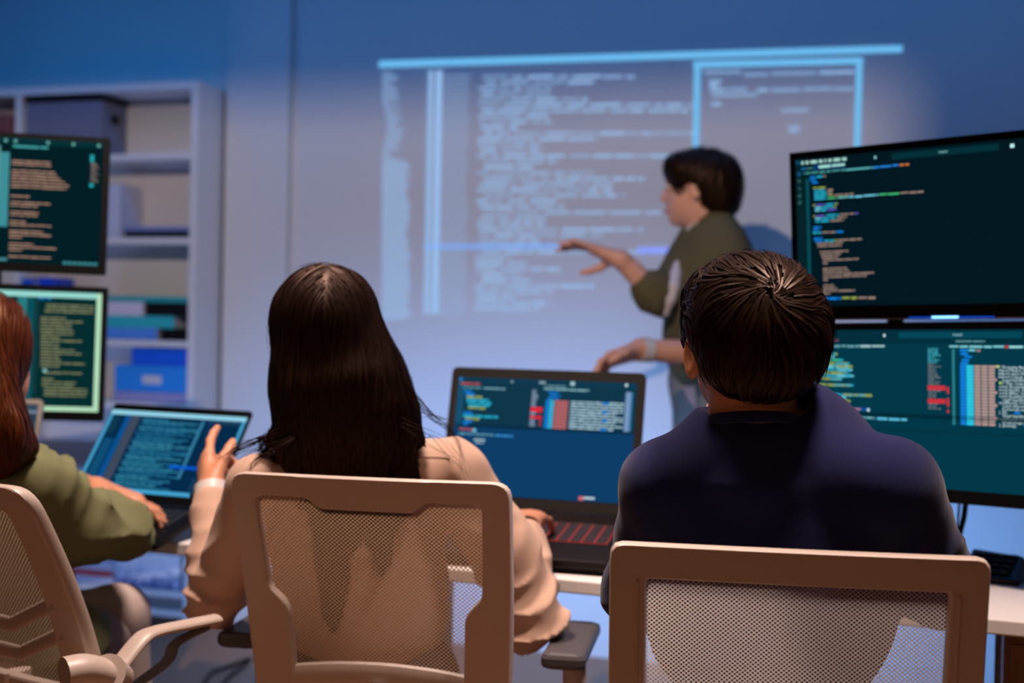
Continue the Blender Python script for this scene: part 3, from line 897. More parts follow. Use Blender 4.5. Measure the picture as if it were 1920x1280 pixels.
# ------------------------------------------------------------------ left pair of monitors
def left_monitors():
    W, Hh = 0.54, 0.325
    for which in (0, 1):
        if which == 0:
            tr, br, lf = P(205, 259, 3.0), P(200, 516, 3.0), P(0, 247, 2.96)
            lab = 'black monitor with tan code lines, upper of the left pair'
        else:
            tr, br, lf = P(201, 539, 3.0), P(190, 790, 3.0), P(0, 531, 2.96)
            lab = 'black monitor with a pale green window border, lower of the left pair'
        x = unit(tr - lf)
        hh = np.linalg.norm(br - tr)
        p0 = tr - x * W
        t = empty('monitor', p0); t.matrix_world = frame3(p0, tr, p0 + (br - tr))
        tag(t, lab, 'monitor', 'black monitors stacked in pairs')
        Hh = hh
        b = MB(); b.box(0, W, 0.002, 0.03, -Hh, 0, bev=0.004); b.box(0.05, W - 0.05, 0.03, 0.055, -Hh + 0.05, -0.05, bev=0.01); b.build('housing', m_blk, t)
        bt, bb, bs = (0.011, 0.020, 0.012) if which == 0 else (0.011, 0.022, 0.011)
        b = MB(); b.box(0, W, 0, 0.0018, -Hh, -Hh + bb); b.box(0, W, 0, 0.0018, -bt, 0); b.box(0, bs, 0, 0.0018, -Hh + bb, -bt); b.box(W - bs, W, 0, 0.0018, -Hh + bb, -bt); b.build('bezel', m_blk, t)
        b = MB(); b.box(bs, W - bs, 0.0003, 0.0017, -Hh + bb, -bt); b.build('screen', emit((3, 30, 36) if which == 0 else (5, 44, 46)), t)
        w, h = W - 2 * bs, Hh - bt - bb
        k = Ink(bs, -bt); g = random.Random(20 + which)
        r = lambda px: (px - (-205)) / (193 + 205) * w if False else w - (193 - px) / 2400 * 3.0 * 1.01
        v = lambda py, y0: (py - y0) / 2400 * 3.0
        if which == 0:
            vv = lambda py: v(py, 264)
            k.bar(0, 0, w, vv(276), (8, 48, 54))
            for px in (18, 35, 92, 137, 182): k.bar(r(px), vv(268), .006, .006, (120, 190, 185), .0002)
            k.run(r(33), vv(278), r(95) - r(33), .006, (70, 170, 170), g, (12, 20))
            k.bar(r(6), vv(280), r(12) - r(6), h * .62, (90, 150, 150)); k.bar(r(12), vv(292), r(28) - r(12), vv(430) - vv(292), (62, 140, 150))
            k.bar(-0.0 + r(-60), vv(300), .04, h * .7, (20, 70, 80))
            y = 306
            for x1 in (102, 102, 0, 110, 112, 118, 128, 134, 130, 0, 0, 65, 0, 102, 80, 0, 82, 80, 0, 60, 105, 0, 92, 105, 55, 0, 75, 115, 56, 0, 108):
                if x1: k.run(r(32), vv(y), r(x1) - r(32), .0043, (176, 138, 120), g, (6, 14))
                y += 5.9
            k.bar(r(170), vv(288), .008, vv(302) - vv(288), (40, 165, 175)); k.run(r(172), vv(304), .012, .005, TN, g)
            for i in range(9): k.run(r(172), vv(304 + i * 4), .010 + .004 * (i % 3), .004, (120, 110, 104), g)
            k.bar(r(170), vv(342), .009, .008, (40, 175, 180))
            for i in range(7): k.bar(r(128 + i * 9), vv(490), .008, .006, (70, 150, 160))
            k.bar(r(-10), vv(488), .05, .006, (70, 140, 150))
        else:
            vv = lambda py: v(py, 547)
            gb = (178, 222, 186)
            k.bar(0, .004, w, .013, (150, 215, 205), .0003); k.bar(w - .0115, .004, .0115, h - .004, gb, .0004); k.bar(0, h - .011, w, .011, gb, .0003)
            k.bar(r(45), vv(560), r(62) - r(45), vv(720) - vv(560), (40, 120, 125)); k.bar(r(64), vv(560), r(74) - r(64), h * .86, (10, 80, 90)); k.bar(r(76), vv(560), .006, h * .8, (22, 60, 66))
            k.run(r(80), vv(560), .03, .008, (20, 110, 170), g)
            y = 573
            for x0, x1 in ((95, 178), (94, 180), (92, 178), None, (86, 130), (86, 160), (86, 142), (86, 140), (86, 145), (87, 144), (87, 120), (87, 160), (87, 120), (87, 120), (88, 150), (88, 160), (88, 120), (88, 125), (88, 167), (88, 122), None, (96, 162), None, (92, 112), (92, 152), (92, 150), (96, 172), (96, 173), (96, 170), None) and [
                    (95, 178), (94, 180), (92, 178), (0, 0), (86, 130), (86, 160), (86, 142), (86, 140), (86, 145), (87, 144), (87, 120), (87, 160), (87, 120), (87, 120), (88, 150), (88, 160), (88, 120), (88, 125), (88, 167), (88, 122), (0, 0), (96, 162), (0, 0), (92, 112), (92, 152), (92, 150), (96, 172), (96, 173), (96, 170)]:
                if x1: k.run(r(x0), vv(y), r(x1) - r(x0), .0046, (128, 132, 96), g, (6, 14))
                y += 6.0
            k.bar(r(93), vv(694), .008, .008, (140, 190, 190), .0004)
        k.build(t)
        if which == 0:
            up = tr - x * 0.27
    n = unit(np.cross([0, 0, 1.0], x))
    c = up + n * 0.085
    t = empty('monitor_stand', (c[0], c[1], DZ + 0.0005)); tag(t, 'black post behind the stacked monitors at the left', 'monitor stand')
    b = MB(); b.box(-0.1, 0.1, -0.05, 0.05, 0, 0.012, bev=0.003); b.build('foot', m_blk, t)
    b = MB(); b.tube([(0, 0, 0.0125), (0, 0, 0.72)], 0.016, 12); b.build('post', m_blk, t, True)
left_monitors()
# ------------------------------------------------------------------ laptops
def laptop(label, hl, hr, tl, front, W, Dp, Hl, screen_rgb, body_m, bez, ink, keys, rad=0.012, glow=None, kb_front=0.30):
    """hl, hr hinge ends; tl top left of the lid; front a point on the front edge of the base"""
    t = empty('laptop', hl)
    tag(t, label, 'laptop', 'open laptops on the desk')
    lid = frame3(hl, hr, hl - (np.array(tl) - hl))
    base = frame3(hl, hr, np.array(front))           # local z+ points away from the front edge
    I = Matrix.Translation(Vector([-float(c) for c in hl]))
    L4, B4 = I @ lid, I @ base
    def part(b, name, m, M4, parent=t, smooth=False):
        b.v = [tuple(M4 @ Vector(p)) for p in b.v]
        return b.build(name, m, parent, smooth)
    # lid: outline with rounded upper corners
    def slab(y0, y1, ins, zb, r):
        n = 8; pts = [(ins, zb), (W - ins, zb)]
        for cx, a0 in ((W - ins - r, 0), (ins + r, 90)):
            pts += [(cx + r * math.cos(R_(a0 + 90 * k / n)), Hl - ins - r + r * math.sin(R_(a0 + 90 * k / n))) for k in range(n + 1)]
        b = MB(); N = len(pts)
        v = [(x, y, z) for y in (y0, y1) for x, z in pts]
        f = [tuple(range(N)), tuple(range(2 * N - 1, N - 1, -1))] + [((k + 1) % N, k, N + k, N + (k + 1) % N) for k in range(N)]
        b.add(v, f); return b
    part(slab(0.0, 0.008, 0, 0.004, rad), 'lid', body_m, L4)
    bl, bt, bb = bez
    b = MB(); b.box(bl, W - bl, -0.0012, -0.0002, bb, Hl - bt)
    sc = part(b, 'screen', emit(screen_rgb), L4)
    k = Ink(bl, Hl - bt, -0.0016)
    ink(k, W - 2 * bl, Hl - bt - bb)
    part(k.b, 'code_text', k.m, L4, sc)
    th = 0.018
    # base: frame3 gives z up towards the hinge, so the front edge lies at z = -Dp; y points down through the case
    s = 1
    b = MB(); b.box(0, W, 0, th, -Dp, 0.004, bev=0.004)
    bo = part(b, 'base', body_m, B4)
    # keyboard: rows of keys standing on the deck (deck top is the y = 0 face)
    ky = MB(); kw = MB()
    rows, cols = 5, 15
    x0, x1, z0, z1 = W * 0.06, W * 0.94, -Dp * 0.20, -Dp * 0.62
    for r_ in range(rows):
        for c_ in range(cols):
            a = x0 + (x1 - x0) * c_ / cols; c2 = x0 + (x1 - x0) * (c_ + 1) / cols
            q0 = z0 + (z1 - z0) * r_ / rows; q1 = z0 + (z1 - z0) * (r_ + 1) / rows
            ky.box(a + .0016, c2 - .0016, -0.0022, -0.0003, q1 + .0016, q0 - .0016)
    if glow:
        kw.box(x0, x1, -0.0004, -0.0001, z1, z0)
        part(kw, 'key_backlight', emit(glow, 1.1), B4)
    part(ky, 'keys', keys, B4)
    b = MB(); b.box(W * 0.34, W * 0.62, -0.0007, -0.0001, -Dp * 0.96, -Dp * 0.68); part(b, 'touchpad', body_m, B4)
    b = MB(); b.tube([(W * 0.08, 0.004, 0.004), (W * 0.92, 0.004, 0.004)], 0.006, 10); part(b, 'hinge', m_blk, B4, smooth=True)
    return t, B4
def ink_mid(k, w, h):
    g = random.Random(31)
    X = lambda f: f * w
    k.bar(0, h * .43, w, h * .57, (14, 62, 104)); k.bar(0, h * .41, w, h * .025, (10, 44, 70))
    k.bar(0, 0, X(.04), h * .42, (24, 78, 110)); k.bar(0, 0, w, h * .05, (16, 58, 80))
    k.bar(X(.005), h * .01, .006, .006, (40, 140, 230), .0003); k.bar(X(.30), h * .02, .005, .004, (150, 180, 185), .0003); k.bar(X(.46), h * .015, X(.035), .005, (140, 170, 180), .0003); k.bar(X(.635), h * .01, .009, .008, (170, 205, 215), .0003); k.bar(X(.935), h * .01, .005, .006, WH, .0003)
    k.run(X(.015), h * .05, X(.11), .006, (190, 84, 90), g, (8, 16), .0003)
    k.run(X(.03), h * .085, X(.11), .004, (100, 170, 180), g); k.run(X(.15), h * .085, X(.12), .005, (120, 170, 185), g, (8, 16))
    rows = [(.04, .05, BL), (.05, .05, BL), (.055, .09, YG), (.055, .13, CY), (.06, .14, CY), (.07, .12, CY), (.07, .11, YG), None, (.045, .05, BL), (.045, .2, CY), (.06, .08, YG), (.05, .05, BL), (.05, .03, BL)]
    y = h * .115
    for r in rows:
        if r: k.run(X(r[0]), y, X(r[1]), .0062, r[2], g, (4, 9))
        y += h * .0235
    k.run(X(.03), h * .445, X(.08), .005, (190, 90, 96), g, (8, 12), .0003); k.bar(X(.11), h * .445, .007, .007, LB, .0004)
    k.run(X(.03), h * .485, X(.2), .004, (110, 170, 190), g, (4, 9), .0003); k.run(X(.24), h * .485, X(.1), .005, (60, 150, 215), g, (4, 9), .0003)
    k.run(X(.12), h * .53, X(.07), .005, (170, 200, 210), g, (6, 12), .0003); k.run(X(.13), h * .555, X(.05), .004, (150, 185, 200), g, (6, 12), .0003)
    y = h * .09
    for i in range(17):
        if i in (8, 9, 12): k.bar(X(.425), y, X(.065), .006, (225, 40, 56))
        else: k.run(X(.425), y, X(g.uniform(.02, .04)), .005, (120, 140, 165), g)
        y += h * .0185
    k.bar(X(.48), h * .32, .003, .02, (200, 40, 60))
    k.run(X(.49), h * .045, X(.12), .004, (110, 150, 165), g, lift=.0003); k.run(X(.49), h * .07, X(.25), .005, (130, 180, 190), g, (6, 12), .0003)
    y = h * .10
    for i in range(13):
        if i < 3:
            k.run(X(.515 + .01 * (i % 2)), y, X(.06), .005, BL, g, (6, 9))
        else:
            k.bar(X(.505), y, X(.022), .0048, (24, 130, 215)); k.bar(X(.528), y, X(.024), .0048, (60, 190, 230)); k.bar(X(.556), y, X(.075), .0048, (186, 104, 104))
            k.run(X(.645), y, X(g.choice((.22, .27, .29, .18, .25))), .0042, (170, 205, 220), g, (4, 11))
            if i % 3 == 0: k.bar(X(.82), y, X(.03), .005, BL, .0004)
        y += h * .0245
    k.bar(X(.942), h * .08, X(.026), h * .33, (120, 150, 190)); k.bar(X(.968), h * .08, X(.012), h * .33, (60, 120, 160))
    k.bar(X(.73), h * .962, .010, .008, (235, 110, 110)); k.run(X(.755), h * .963, X(.06), .006, WH, g, (6, 12))
def ink_left(k, w, h):
    g = random.Random(44)
    X = lambda f: f * w
    br, br2 = (150, 214, 236), (70, 166, 212)
    k.bar(0, 0, w, h * .055, br, .0004); k.bar(0, h * .055, w * .022, h * .945, br2, .0003); k.bar(w * .978, h * .055, w * .022, h * .945, br2, .0003); k.bar(0, h * .955, w, h * .045, br2, .0003)
    k.bar(X(.03), h * .06, X(.05), h * .25, (16, 56, 80)); k.bar(X(.04), h * .36, X(.075), h * .56, (8, 66, 110))
    k.bar(X(.125), h * .06, X(.035), h * .89, (8, 84, 150)); k.bar(X(.165), h * .06, X(.065), h * .86, (62, 74, 92))
    y = h * .38
    while y < h * .92:
        k.run(X(.045), y, X(.06), .003, (30, 96, 130), g, (3, 6), .0003); y += h * .028
    y = h * .085; i = 0
    while y < h * .93:
        e = .25 + .2 + .22 * abs(math.sin(i * 1.3)) + (.08 if 2 < i % 9 < 6 else 0)
        k.run(X(.25 + .01 * (i % 3)), y, X(min(e, .68) - .25), .0056, g.choice(((36, 118, 150), (52, 136, 165), (30, 104, 140))), g, (4, 14), .0003)
        y += h * .030; i += 1
    k.bar(X(.69), h * .08, X(.022), h * .72, (52, 124, 160), .0003)
    k.bar(X(.60), h * .645, X(.20), h * .035, (8, 90, 210), .0006)
    k.bar(X(.74), h * .06, X(.22), h * .05, (28, 62, 92), .0002)
    for i in range(3): k.run(X(.75), h * (.14 + .05 * i), X(.1), .004, (16, 70, 120), g)
    for i in range(5): k.run(X(.80), h * (.78 + .033 * i), X(.11), .005, (36, 66, 96), g)
def ink_silver(k, w, h):
    k.bar(w * .0, h * .06, w, h * .03, (110, 130, 150)); k.bar(w * .0, h * .02, w, h * .02, (60, 80, 100))
def laptops():
    hl, hr = P(822, 949, 2.75), P(1205, 974, 2.63)
    laptop('large dark grey laptop with red-lit keys in front of the long-haired woman', hl, hr, P(848, 692, 2.82), P(775, 1018, 2.50), 0.43, 0.285, 0.308, (16, 54, 74), m_dkgrey, (0.017, 0.022, 0.030), ink_mid,
           mat('grey_keys', (50, 40, 40), 0.5), glow=(205, 70, 66))
    # its cooling pad: the laptop sits tilted on a black wedge
    ctr = 0.5 * (hl + hr)
    x = unit(hr - hl); f = unit(np.array([x[1], -x[0], 0]))
    t = empty('cooling_pad', (ctr[0], ctr[1], DZ + 0.0006), Matrix.Rotation(math.atan2(x[1], x[0]), 4, 'Z'))
    tag(t, 'black wedge pad tilting the large dark grey laptop', 'laptop pad')
    zh = min(hl[2], hr[2]) - DZ - 0.036
    b = MB(); v = [(-.19, -.27, 0), (.19, -.27, 0), (.19, 0.0, 0), (-.19, 0.0, 0), (-.19, -.27, .006), (.19, -.27, .006), (.19, 0, max(zh, .01)), (-.19, 0, max(zh, .01))]
    b.add(v, [(3, 2, 1, 0), (4, 5, 6, 7), (0, 1, 5, 4), (1, 2, 6, 5), (2, 3, 7, 6), (3, 0, 4, 7)]); b.build('wedge', m_blk, t)
    hl, hr = P(131, 926, 2.86), P(425, 951, 2.74)
    laptop('thin black laptop with a pale blue window border, pointed at by the long-haired woman', hl, hr, P(190, 755, 3.02), P(115, 985, 2.66), 0.362, 0.22, 0.252, (5, 42, 74), m_blk, (0.004, 0.019, 0.016), ink_left,
           mat('black_keys', (24, 24, 28), 0.5), rad=0.006)
    hl, hr = P(-262, 958, 2.82), P(62, 966, 2.80)
    laptop('silver laptop behind the red-haired woman at the left edge', hl, hr, P(-232, 738, 2.90), P(-270, 992, 2.62), 0.375, 0.21, 0.262, (44, 60, 76), m_alu, (0.010, 0.012, 0.012), ink_silver,
           mat('silver_keys', (40, 40, 44), 0.5), rad=0.012)
laptops()
# ------------------------------------------------------------------ office chairs
m_chair = mat('chair_white_plastic', (192, 175, 163), 0.42, bump=0.04, bscale=500)
m_pad = mat('arm_pad_grey', (66, 62, 64), 0.45)
m_cbase = mat('chair_grey_base', (110, 108, 108), 0.5)
m_seat = mat('seat_fabric', (52, 50, 54), 0.9, bump=0.3, bscale=600)
def mesh_fabric(name, pitch, hole, rgb):
    """woven net: round holes in a staggered grid, woven cloth that lets light through"""
    m = bpy.data.materials.new(name); m.use_nodes = True
    nt = m.node_tree; nt.nodes.clear()
    N = nt.nodes.new; Lk = nt.links.new
    tc = N('ShaderNodeTexCoord'); sp = N('ShaderNodeSeparateXYZ'); cb = N('ShaderNodeCombineXYZ'); mp = N('ShaderNodeMapping')
    Lk(tc.outputs['Object'], sp.inputs[0]); Lk(sp.outputs['X'], cb.inputs['X']); Lk(sp.outputs['Z'], cb.inputs['Y'])
    mp.inputs['Rotation'].default_value = (0, 0, R_(45))
    mp.inputs['Scale'].default_value = (1, 1.15, 1)
    Lk(cb.outputs[0], mp.inputs['Vector'])
    vo = N('ShaderNodeTexVoronoi'); vo.voronoi_dimensions = '2D'; vo.inputs['Randomness'].default_value = 0.0; vo.inputs['Scale'].default_value = 1 / pitch
    Lk(mp.outputs[0], vo.inputs['Vector'])
    lt = N('ShaderNodeMath'); lt.operation = 'LESS_THAN'; lt.inputs[1].default_value = hole
    Lk(vo.outputs['Distance'], lt.inputs[0])
    df = N('ShaderNodeBsdfDiffuse'); df.inputs['Color'].default_value = lin(rgb) + (1,)
    tl = N('ShaderNodeBsdfTranslucent'); tl.inputs['Color'].default_value = lin(rgb) + (1,)
    mx = N('ShaderNodeMixShader'); mx.inputs[0].default_value = 0.72
    Lk(df.outputs[0], mx.inputs[1]); Lk(tl.outputs[0], mx.inputs[2])
    tr = N('ShaderNodeBsdfTransparent')
    m2 = N('ShaderNodeMixShader'); o = N('ShaderNodeOutputMaterial')
    Lk(lt.outputs[0], m2.inputs[0]); Lk(mx.outputs[0], m2.inputs[1]); Lk(tr.outputs[0], m2.inputs[2]); Lk(m2.outputs[0], o.inputs[0])
    return m
m_net = mesh_fabric('net_grey', 0.0043, 0.36, (236, 226, 222))
m_net2 = mesh_fabric('net_brown', 0.0052, 0.40, (178, 144, 114))
m_net3 = mesh_fabric('net_brown_dimmed', 0.0052, 0.40, (126, 102, 82))  # brown net copied in a darker colour so the left back looks less lit
def round_poly(pts, r, N):
    pts = [np.array(p, float) for p in pts]
    out = []
    for i, p in enumerate(pts):
        a, c = pts[i - 1], pts[(i + 1) % len(pts)]
        ri = r[i] if isinstance(r, (list, tuple)) else r
        la, lc = np.linalg.norm(a - p), np.linalg.norm(c - p)
        ri = min(ri, la * .45, lc * .45)
        A, C = p + (a - p) / la * ri, p + (c - p) / lc * ri
        for k in range(7):
            t = k / 6
            out.append((1 - t) ** 2 * A + 2 * t * (1 - t) * p + t * t * C)
    out = np.array(out)
    cl = np.vstack([out, out[:1]])
    s = np.concatenate([[0], np.cumsum(np.linalg.norm(np.diff(cl, axis=0), axis=1))])
    q = np.linspace(0, s[-1], 1200, endpoint=False)
    pp = np.stack([np.interp(q, s, cl[:, 0]), np.interp(q, s, cl[:, 1])], 1)
    c = pp.mean(0)
    ang = np.arctan2(pp[:, 1] - c[1], pp[:, 0] - c[0])
    return pp, c
def by_angle(pp, c, ca, N):
    """sample the closed line at N directions from the point ca"""
    ang = np.arctan2(pp[:, 1] - ca[1], pp[:, 0] - ca[0])
    o = np.argsort(ang)
    a, q = ang[o], pp[o]
    t = np.linspace(-math.pi, math.pi, N, endpoint=False) + 1e-4
    a3 = np.concatenate([a - 2 * math.pi, a, a + 2 * math.pi]); q3 = np.vstack([q, q, q])
    return np.stack([np.interp(t, a3, q3[:, 0]), np.interp(t, a3, q3[:, 1])], 1)
def back_y(z, top, bend):
    s = top - np.asarray(z)
    return -0.30 + bend[0] * s - bend[1] * s * s
def ring(b, outer, inner, top, bend, th, conc, N=240, soft=0.05):
    co = outer[0].mean(0) if False else np.array([0, (outer[0][:, 1].min() + outer[0][:, 1].max()) / 2])
    O, I = by_angle(outer[0], None, co, N), by_angle(inner[0], None, co, N)
    sec = [(0, -.45), (soft * .3, -.8), (soft, -1), (1 - soft, -1), (1 - soft * .3, -.8), (1, -.45), (1, .45), (1 - soft, 1), (soft, 1), (0, .45)]
    V = []
    for t, yo in sec:
        q = O + (I - O) * t
        y = back_y(q[:, 1], top, bend) + conc * (1 - (q[:, 0] / .22) ** 2) * -1 + yo * th / 2
        V.append(np.stack([q[:, 0], y, q[:, 1]], 1))
    V = np.concatenate(V)
    F = []
    K = len(sec)
    for k in range(K):
        k2 = (k + 1) % K
        for i in range(N):
            j = (i + 1) % N
            F.append((k * N + i, k * N + j, k2 * N + j, k2 * N + i))
    b.add(V, F)
def chair(label, loc, yaw, outer, inner, bend, top, net, kind, th=0.024, conc=0.012, roll=0.0):
    t = empty('office_chair', loc, Matrix.Rotation(yaw, 4, 'Z') @ Matrix.Rotation(roll, 4, 'Y'))
    tag(t, label, 'chair', 'white mesh office chairs at the desk')
    O, I = round_poly(*outer, 240), round_poly(*inner, 240)
    b = MB(); ring(b, O, I, top, bend, th, conc)
    b.build('back_frame', m_chair, t, True)
    # net stretched over the front of the frame
    lo, hi = I[0].min(0) - .006, I[0].max(0) + .006
    nx, nz = 24, 40
    xs, zs = np.linspace(lo[0], hi[0], nx), np.linspace(lo[1], hi[1], nz)
    b = MB()
    v = [(x, float(back_y(z, top, bend) - conc * (1 - (x / .22) ** 2) + th * 0.30), z) for z in zs for x in xs]
    b.add(v, [(j * nx + i, j * nx + i + 1, (j + 1) * nx + i + 1, (j + 1) * nx + i) for j in range(nz - 1) for i in range(nx - 1)])
    b.build('back_mesh', net, t, True)
    yl = lambda z: float(back_y(z, top, bend))
    if kind == 'v':        # two V-shaped lumbar bars
        for z in (0.690, 0.640):
            pts = [(x, yl(z + max(0, abs(x) - .045) * .42) - 0.013, z + max(0, abs(x) - .045) * .42) for x in np.linspace(-.180, .180, 17)]
            b = MB(); b.tube(pts, 0.0125, 16, flat=0.30, up=(0, 1, 0.0)); b.build('lumbar_bar', m_chair, t, True)
    elif kind == 'bar':
        pts = [(x, yl(.62) - 0.010, .617 - .012 * (x / .15) ** 2) for x in np.linspace(-.15, .15, 11)]
        b = MB(); b.tube(pts, 0.018, 10, flat=0.4, up=(0, 1, 0)); b.build('lumbar_bar', m_chair, t, True)
    # spine bracket, seat, column and five-star base
    b = MB(); b.tube(spline([(0, yl(.60) - .004, .60), (0, yl(.50) - .03, .50), (0, -.16, .40), (0, 0.0, .375)], 6), 0.032, 10, flat=0.5, up=(1, 0, 0)); b.build('back_bracket', m_chair, t, True)
    sb = Body(); sb.ell((0, .05, .425), (.225, .21, .030), .01); sb.cap((-.17, .2, .42), (.17, .2, .42), .028, .028, .04)
    v, f = sb.surf(.012); link('seat', np_mesh('seat', v, f, True, 1), m_seat, t)
    b = MB(); b.tube([(0, 0.02, .10), (0, 0.02, .385)], .026, 14); b.build('column', m_cbase, t, True)
    for k in range(5):
        a = 2 * math.pi * k / 5 + .3
        b = MB(); b.tube([(0.02 * math.cos(a), .02 + .02 * math.sin(a), .105), (.25 * math.cos(a), .02 + .25 * math.sin(a), .075)], [.026, .017], 8, flat=.7)
        lg = b.build('leg', m_chair, t, True)
        b = MB()
        c = np.array([.25 * math.cos(a), .02 + .25 * math.sin(a), .031])
        ax = np.array([-math.sin(a), math.cos(a), 0])
        b.tube([c - ax * .02, c + ax * .02], .030, 14); b.build('caster', m_blk, lg, True)
    return t
def at_top(p, yaw, roll=0.0, top=.945):
    """floor position of a chair whose back's top middle is at p"""
    f = np.array([-math.sin(yaw), math.cos(yaw), 0]); 
    q = np.array([p[0], p[1], 0]) + f * 0.30
    return (q[0], q[1], 0)
def arm_set(t, pads, sides, height=.665, x=.265):
    for s in sides:
        b = MB()
        b.tube(spline([(s * .12, .05, .375), (s * .22, .04, .375), (s * x, .04, .42), (s * x, .04, height - .03)], 5), .021, 18, flat=.6, up=(0, 1, 0))
        a = b.build('armrest', m_chair, t, True)
        b = MB(); b.box(s * x - .037, s * x + .037, -.12, .135, height - .022, height + .006, bev=.009)
        p_ = b.build('arm_pad', m_pad, a); p_['label'] = 'dark grey padded arm top'
def chairs():
    # middle chair
    H_ = .945
    yaw = R_(7)
    c = 0.5 * (P(429, 888, 2.0) + P(957, 905, 1.965))
    o = ([(-.225, H_), (.225, H_), (.221, .70), (.210, .50), (-.208, .50), (-.218, .70)], [.028, .028, .2, .05, .05, .2])
    i = ([(-.184, H_ - .036), (-.098, H_ - .036), (-.078, H_ - .054), (.072, H_ - .054), (.092, H_ - .036), (.180, H_ - .036), (.174, .755), (.146, .728), (.138, .560), (-.138, .560), (-.144, .728), (-.174, .755)],
         [.012, .008, .008, .008, .008, .012, .01, .02, .02, .02, .02, .01])
    t = chair('white office chair with brown mesh back, behind the long-haired woman', at_top(c, yaw), yaw, o, i, (.34, .18), H_, m_net2, 'bar')
    arm_set(t, True, (-1, 1), .635, .285)
    # right chair, flat wide frame
    yaw = R_(9)
    c = 0.5 * (P(1143, 1012, 1.51) + P(1848, 1056, 1.49))
    H_ = .930
    o = ([(-.218, H_), (.218, H_), (.218, .70), (.214, .50), (-.214, .50), (-.218, .70)], [.016, .016, .2, .05, .05, .2])
    i = ([(-.174, H_ - .042), (.174, H_ - .042), (.172, .56), (-.172, .56)], [.004, .004, .02, .02])
    t = chair('white office chair with pale dotted mesh back, behind the man in navy', at_top(c, yaw), yaw, o, i, (.16, .08), H_, m_net, 'none', th=.026, conc=.006)
    for s in (-1, 1):
        b = MB()
        pts = [(s * .184, float(back_y(z, H_, (.16, .08))) - .006 * (1 - (.184 / .22) ** 2) - .0135, z) for z in np.linspace(.56, .885, 10)]
        b.tube(pts, .0022, 6)
        b.build('frame_rib', m_chair, t, True)
    # left chair, turned towards the right, one curved white arm
    yaw = R_(-16)
    H_ = .935
    tr = P(44, 888, 1.86)
    rx = np.array([math.cos(yaw), math.sin(yaw), 0])
    c = tr - rx * .215
    o = ([(-.222, H_), (.222, H_), (.222, .70), (.212, .50), (-.212, .50), (-.222, .70)], [.035, .035, .2, .05, .05, .2])
    i = ([(-.168, H_ - .04), (.168, H_ - .04), (.160, .72), (.15, .60), (-.15, .60), (-.160, .72)], [.02, .02, .1, .02, .02, .1])
    t = chair('white office chair with V-shaped back bars, behind the red-haired woman', at_top(c, yaw), yaw, o, i, (.60, .46), H_, m_net3, 'v', th=.026)
    Ti = t.matrix_world.inverted()
    L = lambda x, y, D: tuple(Ti @ Vector([float(q) for q in P(x, y, D)]))
    b = MB(); b.tube(spline([L(120, 1262, 1.90), L(160, 1256, 1.92), L(205, 1268, 1.95)], 5), [.03] * 10 + [.028], 24, flat=.8); br = b.build('arm_bracket', m_chair, t, True)
    b = MB(); b.tube([L(200, 1262, 1.93), L(215, 1272, 1.96)], .030, 28); b.build('hub', m_chair, br, True)
    b = MB(); b.tube(spline([L(212, 1262, 1.95), L(262, 1200, 2.00), L(290, 1184, 2.03), L(345, 1172, 2.08), L(406, 1160, 2.13)], 8), .018, 20, flat=.45, up=(0, 0, 1)); a = b.build('armrest', m_chair, t, True)
    b = MB(); b.tube(spline([L(245, 1290, 2.01), L(312, 1240, 2.06), L(330, 1205, 2.08), L(388, 1174, 2.12)], 8), .011, 10, flat=.6); b.build('arm_support', m_cbase, t, True)
chairs()
def floor_cable():
    b = MB()
    q = spline([on_z(x, y, 0.006) for x, y in ((380, 1285), (395, 1262), (430, 1248), (470, 1235), (430, 1268), (410, 1290))], 8)
    b.tube([p - q[0] for p in q], .006, 8)
    o = b.build('power_cable', m_blk, None, True); o.location = q[0]
    tag(o, 'dark cable coiled on the floor under the desk', 'cable')
floor_cable()
# ------------------------------------------------------------------ people
m_skin = mat('skin', (206, 142, 108), 0.5, var=0.06, vscale=40, bump=0.05, bscale=300)
m_skin2 = mat('skin_ear', (206, 138, 106), 0.5)
m_hair_blk = mat('hair_black', (33, 20, 14), 0.44, spec=0.24, var=0.5, vscale=60)
m_hair_brn = mat('hair_dark_brown', (32, 18, 13), 0.48, spec=0.25, var=0.5, vscale=60)
m_hair_red = mat('hair_red_brown', (70, 31, 13), 0.44, spec=0.25, var=0.4, vscale=60)
for _m, _c in ((m_hair_blk, (1, .66, .5, 1)), (m_hair_brn, (1, .62, .45, 1)), (m_hair_red, (1, .5, .25, 1))):
    _m.node_tree.nodes['Principled BSDF'].inputs['Specular Tint'].default_value = _c
m_navy = mat('navy_knit', (28, 32, 74), 0.95, bump=0.2, bscale=900, spec=0.1, sheen=0.15)
m_beige = mat('beige_cotton', (194, 160, 140), 0.8, bump=0.12, bscale=700, spec=0.2, sheen=0.1)
m_green = mat('sage_green_cotton', (112, 114, 82), 0.85, bump=0.12, bscale=700, spec=0.15)
m_olive = mat('olive_jacket', (96, 90, 68), 0.9, bump=0.15, bscale=400, spec=0.1)
m_tee = mat('white_tee', (206, 200, 210), 0.85)
m_trs = mat('grey_olive_trousers', (118, 112, 104), 0.9, bump=0.15, bscale=400, spec=0.1)
m_dark = mat('dark_trousers', (36, 36, 46), 0.9, bump=0.15, bscale=400)
m_blush = mat('grey_beige_trousers', (182, 164, 158), 0.85, bump=0.15, bscale=400)
m_shoe = mat('shoe_leather', (40, 34, 32), 0.5)
m_shoe2 = mat('shoe_white', (196, 190, 186), 0.5)
EX = lambda f: (np.array([f[1], -f[0], 0.0]))          # right of a facing direction

